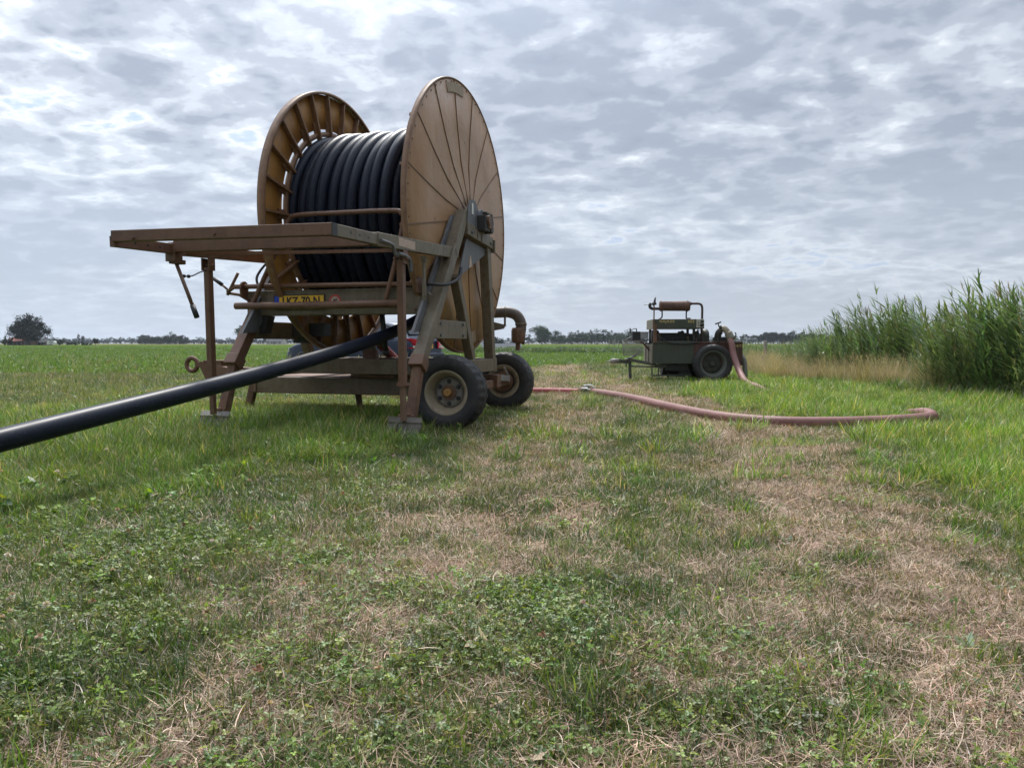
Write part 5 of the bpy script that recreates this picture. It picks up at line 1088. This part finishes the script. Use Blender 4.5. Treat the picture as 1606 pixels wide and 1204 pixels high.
# ------------------------------------------------------------------ trees, bushes and houses on the horizon
BARK = paint('bark', (.075, .062, .048), (.11, .095, .075), worn_amt=.2, dust_amt=.1, rough=.9)
GREENS = [(.018, .036, .013), (.026, .048, .017), (.013, .028, .011), (.036, .058, .022)]
def at(px, Y): return ((px - 803) / 1150 * Y, Y)
def crown_parts(w, h0, h1, leaf, ncl, per, cols, shape='round', dens=1.0, dep=None):
    """leaf-sized faces in clumps through the volume between h0 and h1, w wide"""
    c = unit(ncl) * (rng.random((ncl, 1)) ** .40)
    if shape == 'cone': c = np.stack([c[:, 0] * (1 - .75 * (c[:, 2] * .5 + .5)), c[:, 1] * (1 - .75 * (c[:, 2] * .5 + .5)), c[:, 2]], 1)
    if shape == 'dome': c[:, 2] = np.abs(c[:, 2]) * 1.6 - .75
    sx = w / 2 * .82; sz = (h1 - h0) / 2 * .86
    ctr = c * [sx, (dep or w) / 2 * .82, sz] + [0, 0, (h0 + h1) / 2]
    ctr[:, :2] *= (1 + rng.normal(0, .14, (ncl, 1))); ctr[:, 2] += rng.normal(0, .06, ncl) * (h1 - h0); lob = 1 + .16 * np.sin(3 * np.arctan2(c[:, 1], c[:, 0]) + rng.random() * 6) ; ctr[:, :2] *= lob[:, None]
    rad = min(w, (h1 - h0) * 1.3) * rng.uniform(.07, .20, ncl) * (1.0 if ncl < 60 else .85)
    n = ncl * per; ci = np.repeat(np.arange(ncl), per)
    p = ctr[ci] + np.clip(rng.normal(0, .50, (n, 3)), -1.05, 1.05) * rad[ci][:, None] * [1, 1, .75]
    p[:, 2] = np.maximum(p[:, 2], .15)
    nn = unit(n) + [0, 0, .5]; nn /= np.linalg.norm(nn, axis=1, keepdims=True)
    a = np.cross(nn, unit(n)); a /= np.linalg.norm(a, axis=1, keepdims=True) + 1e-9; b_ = np.cross(nn, a)
    s = leaf * rng.uniform(.6, 1.3, (n, 1)) / 2
    V = np.stack([p - a * s, p + b_ * s * .6, p + a * s, p - b_ * s * .6], 1).reshape(-1, 3)
    cl = np.asarray(cols)[rng.integers(0, len(cols), ncl)] * rng.uniform(.75, 1.25, (ncl, 1))
    C = np.repeat(cl[ci] * rng.uniform(.85, 1.15, (n, 1)), 4, 0)
    return V, [np.arange(n * 4).reshape(-1, 4)], C, ctr
def make_tree(name, label, cat, loc, h, w, trunk_h, tr, ncl=60, per=60, leaf=.5, cols=GREENS, shape='round', limbs=7, bottom=None, group=None, lean=0.0):
    t = thing(name, label, cat, (loc[0], loc[1], float(gz(np.array([loc[0]]), np.array([loc[1]]))[0]) - .05), rng.random() * 6.283, group)
    h0 = bottom if bottom is not None else trunk_h * .75
    V, F, C, ctr = crown_parts(w, h0, h, leaf, ncl, per, cols, shape)
    me = np_mesh('crown', V, F, C, CROWN); o_ = bpy.data.objects.new('crown', me); COL.objects.link(o_); o_.parent = t
    b = MB(); top = Vector((lean, 0, h * .72))
    b.tube(spline([(0, 0, -.1), (lean * .2, 0, trunk_h * .5), (lean * .5, .05 * w * .1, trunk_h), top], 4), [tr * (1.25 - .9 * (i / 12)) for i in range(13)], 8)
    for k in range(limbs):
        e = Vector(ctr[rng.integers(0, len(ctr))]); s0 = Vector((lean * .4, 0, trunk_h * rng.uniform(.75, 1.1))); mid_ = (s0 + e) / 2 + Vector((0, 0, -.05 * h))
        b.tube(spline([s0, mid_, e], 3), [tr * (.5 - .38 * i / 6) for i in range(7)], 5)
    b.build('trunk', BARK, t); return t
def make_bush(label, loc, w, h, group=None, cols=GREENS, ncl=26, per=60, leaf=.32, cat='bush', name='bush'):
    V, F, C, ctr = crown_parts(w, .0, h, leaf, ncl, per, cols, 'round')
    t = thing(name, label, cat, (loc[0], loc[1], -.05), rng.random() * 6.283, group)
    me = np_mesh('foliage', V, F, C, CROWN); o_ = bpy.data.objects.new('foliage', me); COL.objects.link(o_); o_.parent = t
    b = MB()
    for k in range(5): e = Vector(ctr[rng.integers(0, len(ctr))]); b.tube([(rng.normal(0, .1), rng.normal(0, .1), -.05), tuple(e * .5), tuple(e)], [.06, .045, .02], 5)
    b.build('stem', BARK, t); return t
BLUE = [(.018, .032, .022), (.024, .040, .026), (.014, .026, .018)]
make_tree('oak_tree', 'broad dark oak standing alone beside the red-roofed farmhouse', 'tree', at(47, 300), 13.4, 15.2, 3.0, .42, 95, 190, .55, [(.010, .021, .010), (.014, .027, .012), (.008, .017, .008)], 'dome', 10, 1.4)
make_bush('dark rounded bush right of the small white caravan', at(95, 300), 5.0, 3.3)
make_bush('pale green tall shrub at the far end of the farmhouse hedge', at(8, 300), 2.6, 4.0, None, [(.06, .085, .045), (.075, .10, .055)])
make_bush('dark bush between the pale shrub and the red roof', at(17.5, 300), 3.2, 3.6)
for px, w_, h_ in ((110, 4.6, 1.7), (119, 3.8, 1.5), (129, 4.2, 1.7), (139, 4.4, 1.6)): make_bush('low bush in the dark hedge row right of the rounded bush', at(px, 300), w_, h_, 'low hedge bushes on the horizon', ncl=18, per=45)
make_tree('small_tree', 'small round tree at the right end of the low hedge row', 'tree', at(151, 300), 3.1, 3.0, 1.0, .10, 24, 50, .32)
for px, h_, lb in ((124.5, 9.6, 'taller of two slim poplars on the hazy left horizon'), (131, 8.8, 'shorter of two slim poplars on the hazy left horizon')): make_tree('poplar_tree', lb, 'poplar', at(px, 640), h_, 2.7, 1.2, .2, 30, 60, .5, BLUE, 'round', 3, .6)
make_tree('leafy_tree', 'leafy tree seen behind the left leg of the reel frame', 'tree', at(383, 260), 7.4, 6.4, 1.4, .2, 55, 70, .40, [(.035, .062, .022), (.05, .082, .03), (.028, .05, .018)], 'round', 6, .4)
def wood(name, label, x0, x1, Y, h, n, cols, dep=25, leaf=.8, hv=.3, per=260, w0=9):
    parts = []
    for k in range(n):
        px = x0 + (x1 - x0) * (k + rng.uniform(.2, .8)) / n; hh = h * rng.uniform(1 - hv, 1 + hv * .45) * (.75 + .5 * float(vnoise(np.array([px / 17.0]), np.array([Y * .1]))[0])); w_ = w0 * rng.uniform(.7, 1.3)
        x_, y_ = at(px, Y + rng.uniform(-dep, dep)); V, F, C, ctr = crown_parts(w_, .0, hh, leaf, 16, per // 16, cols, 'dome'); parts.append((V + [x_, y_, 0], F, C))
        tv = MB(); tv.tube([(x_, y_, 0), (x_, y_, hh * .5)], [.2, .12], 5); parts.append((np.array([tuple(v_) for v_ in tv.v]), [np.array([f for f in tv.f if len(f) == 4])], np.tile((.07, .06, .045), (len(tv.v), 1))))
    V, F, C = join(parts); o_ = bpy.data.objects.new(name, np_mesh(name, V, F, C, CROWN)); COL.objects.link(o_); return tag(o_, label, 'wood', None, 'stuff')
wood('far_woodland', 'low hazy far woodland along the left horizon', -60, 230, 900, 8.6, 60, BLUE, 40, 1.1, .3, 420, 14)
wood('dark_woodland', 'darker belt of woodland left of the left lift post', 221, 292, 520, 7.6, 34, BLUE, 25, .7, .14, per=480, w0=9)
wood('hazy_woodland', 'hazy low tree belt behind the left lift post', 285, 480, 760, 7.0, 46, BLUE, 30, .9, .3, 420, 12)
wood('green_woodland', 'continuous green woodland between the big tree and the pump', 864, 1010, 520, 10.2, 66, GREENS, 25, .65, .12, per=620, w0=10)
wood('low_woodland', 'low dark tree belt right of the pump', 1100, 1330, 700, 8.6, 50, GREENS, 25, .8, .2, 480, 11)
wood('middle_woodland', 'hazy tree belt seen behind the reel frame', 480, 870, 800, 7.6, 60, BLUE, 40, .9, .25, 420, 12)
make_tree('broad_tree', 'tallest broad tree right of the elbow pipe, before the woodland', 'tree', at(850, 430), 11.0, 14.6, 2.2, .35, 46, 150, .6, [(.032, .060, .022), (.045, .080, .028), (.026, .048, .018)], 'round', 9, .2)
make_tree('sparse_tree', 'thin see-through tree left of the tallest broad tree', 'tree', at(829, 400), 5.9, 6.6, 2.0, .13, 26, 34, .5, BLUE, 'dome', 8, 2.0)
make_tree('round_tree', 'tree beside the grey barn, half hidden by the golden disc', 'tree', at(774, 240), 5.6, 7.5, 1.2, .2, 44, 70, .45, BLUE, 'round', 6, .0)
for px, w_, h_, lb in ((1168, 9.0, 8.1, 'left of two flat-topped trees with bare trunks behind the pump hose'), (1184, 8.0, 7.7, 'right of two flat-topped trees with bare trunks behind the pump hose')): make_tree('flat_topped_tree', lb, 'tree', at(px, 600), h_, w_, 4.8, .22, 30, 50, .6, GREENS, 'dome', 9, 5.0)
for px, w_, h_ in ((1199, 13, 9.6), (1213, 10, 9.4), (1226, 11, 8.8), (1241, 12, 9.4), (1256, 11, 9.1), (1270, 11, 8.6), (1286, 10, 8.0)): make_tree('dark_tree', 'dark tree in the dense grove above the blond grass', 'tree', at(px, 530), h_, w_, 3.0, .3, 50, 110, .6, [(.012, .024, .010), (.016, .031, .013), (.009, .019, .009)], 'dome', 8, 2.0, 'trees of the dark grove')
# houses
M['roofr'] = paint('red_roof_tiles', (.17, .055, .045), (.23, .08, .06), worn_amt=.2, dust_amt=.1, rough=1.0, scale=1)
M['roofd'] = paint('dark_roof_tiles', (.05, .055, .065), (.08, .085, .095), worn_amt=.1, dust_amt=.1, rough=1.0, scale=1)
M['wallb'] = paint('brick_wall', (.16, .085, .06), (.22, .12, .085), worn_amt=.2, dust_amt=.2, scale=1)
M['wallw'] = paint('pale_wall', (.36, .36, .35), (.46, .46, .44), worn_amt=.1, dust_amt=.2, scale=1)
M['roofb'] = paint('grey_blue_sheet', (.06, .07, .085), (.085, .095, .11), worn_amt=.1, dust_amt=.1, rough=1.0, scale=1)
def house(name, label, cat, loc, rz, lx, ly, wall, ridge, mw, mr, wins=3, eave=.35, gable_end=False):
    t = thing(name, label, cat, loc, rz)
    b = MB(); b.box((0, 0, wall / 2), (lx, ly, wall)); g_ = [(-lx / 2 + .02, -ly / 2, wall), (-lx / 2 + .02, ly / 2, wall), (-lx / 2 + .02, 0, ridge - .1)]; b.plate(g_, (lx - .04, 0, 0)); b.build('wall', mw, t)
    b = MB(); sl_ = (ridge - wall) / (ly / 2)
    for s_ in (-1, 1): b.plate([(-lx / 2 - .3, 0, ridge), (lx / 2 + .3, 0, ridge), (lx / 2 + .3, s_ * (ly / 2 + eave), wall - eave * sl_ + .05), (-lx / 2 - .3, s_ * (ly / 2 + eave), wall - eave * sl_ + .05)], (0, 0, .15))
    rf = b.build('roof', mr, t)
    b = MB(); b.box((lx * .25, 0, ridge + .2), (.6, .6, 1.2)) if name != 'barn' else b.box((0, 0, ridge + .1), (lx * .9, .5, .15)); b.build('chimney' if name != 'barn' else 'ridge_vent', mw if name != 'barn' else mr, rf)
    for k in range(wins):
        x = -lx / 2 + lx * (k + .5) / wins; b = MB(); b.box((x, -ly / 2 - .02, wall * .55), (lx / wins * .55, .08, wall * .5)); f_ = b.build('window', M['white'], t)
        b = MB(); b.box((x, -ly / 2 - .05, wall * .55), (lx / wins * .45, .06, wall * .40)); b.build('pane', M['glass'], f_)
    b = MB(); b.box((lx * .02, -ly / 2 - .03, wall * .4), (.9, .07, wall * .8)); b.build('door', M['dark'], t)
    return t
hx, hy = at(39, 306); house('farmhouse', 'farmhouse with a low red tiled roof behind the oak', 'house', (hx, hy, 0), R(4), 9.5, 7, 1.6, 3.2, M['wallb'], M['roofr'])
hx, hy = at(68, 310); house('shed', 'dark-roofed shed between the oak and the white caravan', 'shed', (hx, hy, 0), R(4), 5.2, 5, 1.3, 2.6, M['wallb'], M['roofd'], 2)
hx, hy = at(82.5, 296); cv = thing('caravan', 'small white caravan between the shed and the rounded bush', 'caravan', (hx, hy, 0), R(6))
b = MB(); b.plate([(-1.4, -.9, .35), (1.4, -.9, .35), (1.5, -.9, 1.1), (1.25, -.9, 1.75), (-1.25, -.9, 1.75), (-1.5, -.9, 1.1)], (0, 1.8, 0)); b.build('body', flat('caravan_white', (.75, .75, .73), .4), cv, .05)
b = MB(); b.box((.1, -.93, 1.2), (1.3, .05, .32)); b.build('window', M['glass'], cv)
b = MB(); b.lathe([(.1, -.1), (.28, -.1), (.28, .1), (.1, .1)], 16, 'Y', (.1, -.85, .28)); b.build('wheel', M['black'], cv)
b = MB(); b.bar((1.4, 0, .4), (2.4, 0, .4), .08, .08, (0, 1, 0)); b.build('drawbar', M['steel'], cv)
hx, hy = at(434, 500); house('gabled_house', 'dark-roofed house with a gable seen under the reel frame', 'house', (hx, hy, 0), R(-6), 11, 8, 2.2, 4.9, M['wallw'], M['roofd'], 4)
hx, hy = at(786, 175); house('barn', 'low grey-blue roofed barn beyond the field right of the golden disc', 'barn', (hx, hy, -2.45), R(3), 9, 8, 1.7, 3.2, M['roofb'], M['roofb'], 0)
# stakes and fence posts
stm = flat('weathered_wood', (.25, .22, .18), .85, var=.3)
for i, (px, tp_) in enumerate(((955, 533), (961, 534), (964, 532), (970, 533.5), (976, 532), (983, 534))):
    x_, y_ = at(px, 105); b = MB(); b.tube([(0, 0, -.1), (.01, 0, .88 + (538 - tp_) / 1150 * 105)], [.045, .035], 6); o_ = b.build('stake', stm, None); o_.location = (x_, y_, 0)
    tag(o_, 'thin pale stake standing in the crop left of the pump', 'stake', 'thin stakes before the woodland')
for px, Y_, ht, lb in ((1199.5, 23.5, .95, 'weathered grey fence post standing in the blond grass right of the pump'), (1196, 21.5, .5, 'short stump of a post leaning in the blond grass')):
    x_, y_ = at(px, Y_); b = MB(); b.tube([(0, 0, -.1), (.012, 0, ht * .5), (.0, 0, ht - .02), (.0, 0, ht)], [.055, .052, .05, .04], 10); o_ = b.build('fence_post', stm, None); o_.location = (x_, y_, 0); tag(o_, lb, 'post')
# ------------------------------------------------------------------ the moist summer air over the fields
hz = MB(); hz.box((0, 650, 10.5), (3300, 2100, 35)); ho = hz.build('haze', None)
ho.data.materials.clear()
m, nt = new_mat('haze_air'); vp = nd(nt, 'ShaderNodeVolumePrincipled'); vp.inputs['Color'].default_value = (.80, .88, 1.0, 1); vp.inputs['Density'].default_value = .00012; vp.inputs['Anisotropy'].default_value = .3
o = nd(nt, 'ShaderNodeOutputMaterial'); lk(nt, vp.outputs[0], o.inputs['Volume']); ho.data.materials.append(m); ho['kind'] = 'stuff'; ho['label'] = 'thin pale haze over the flat fields'
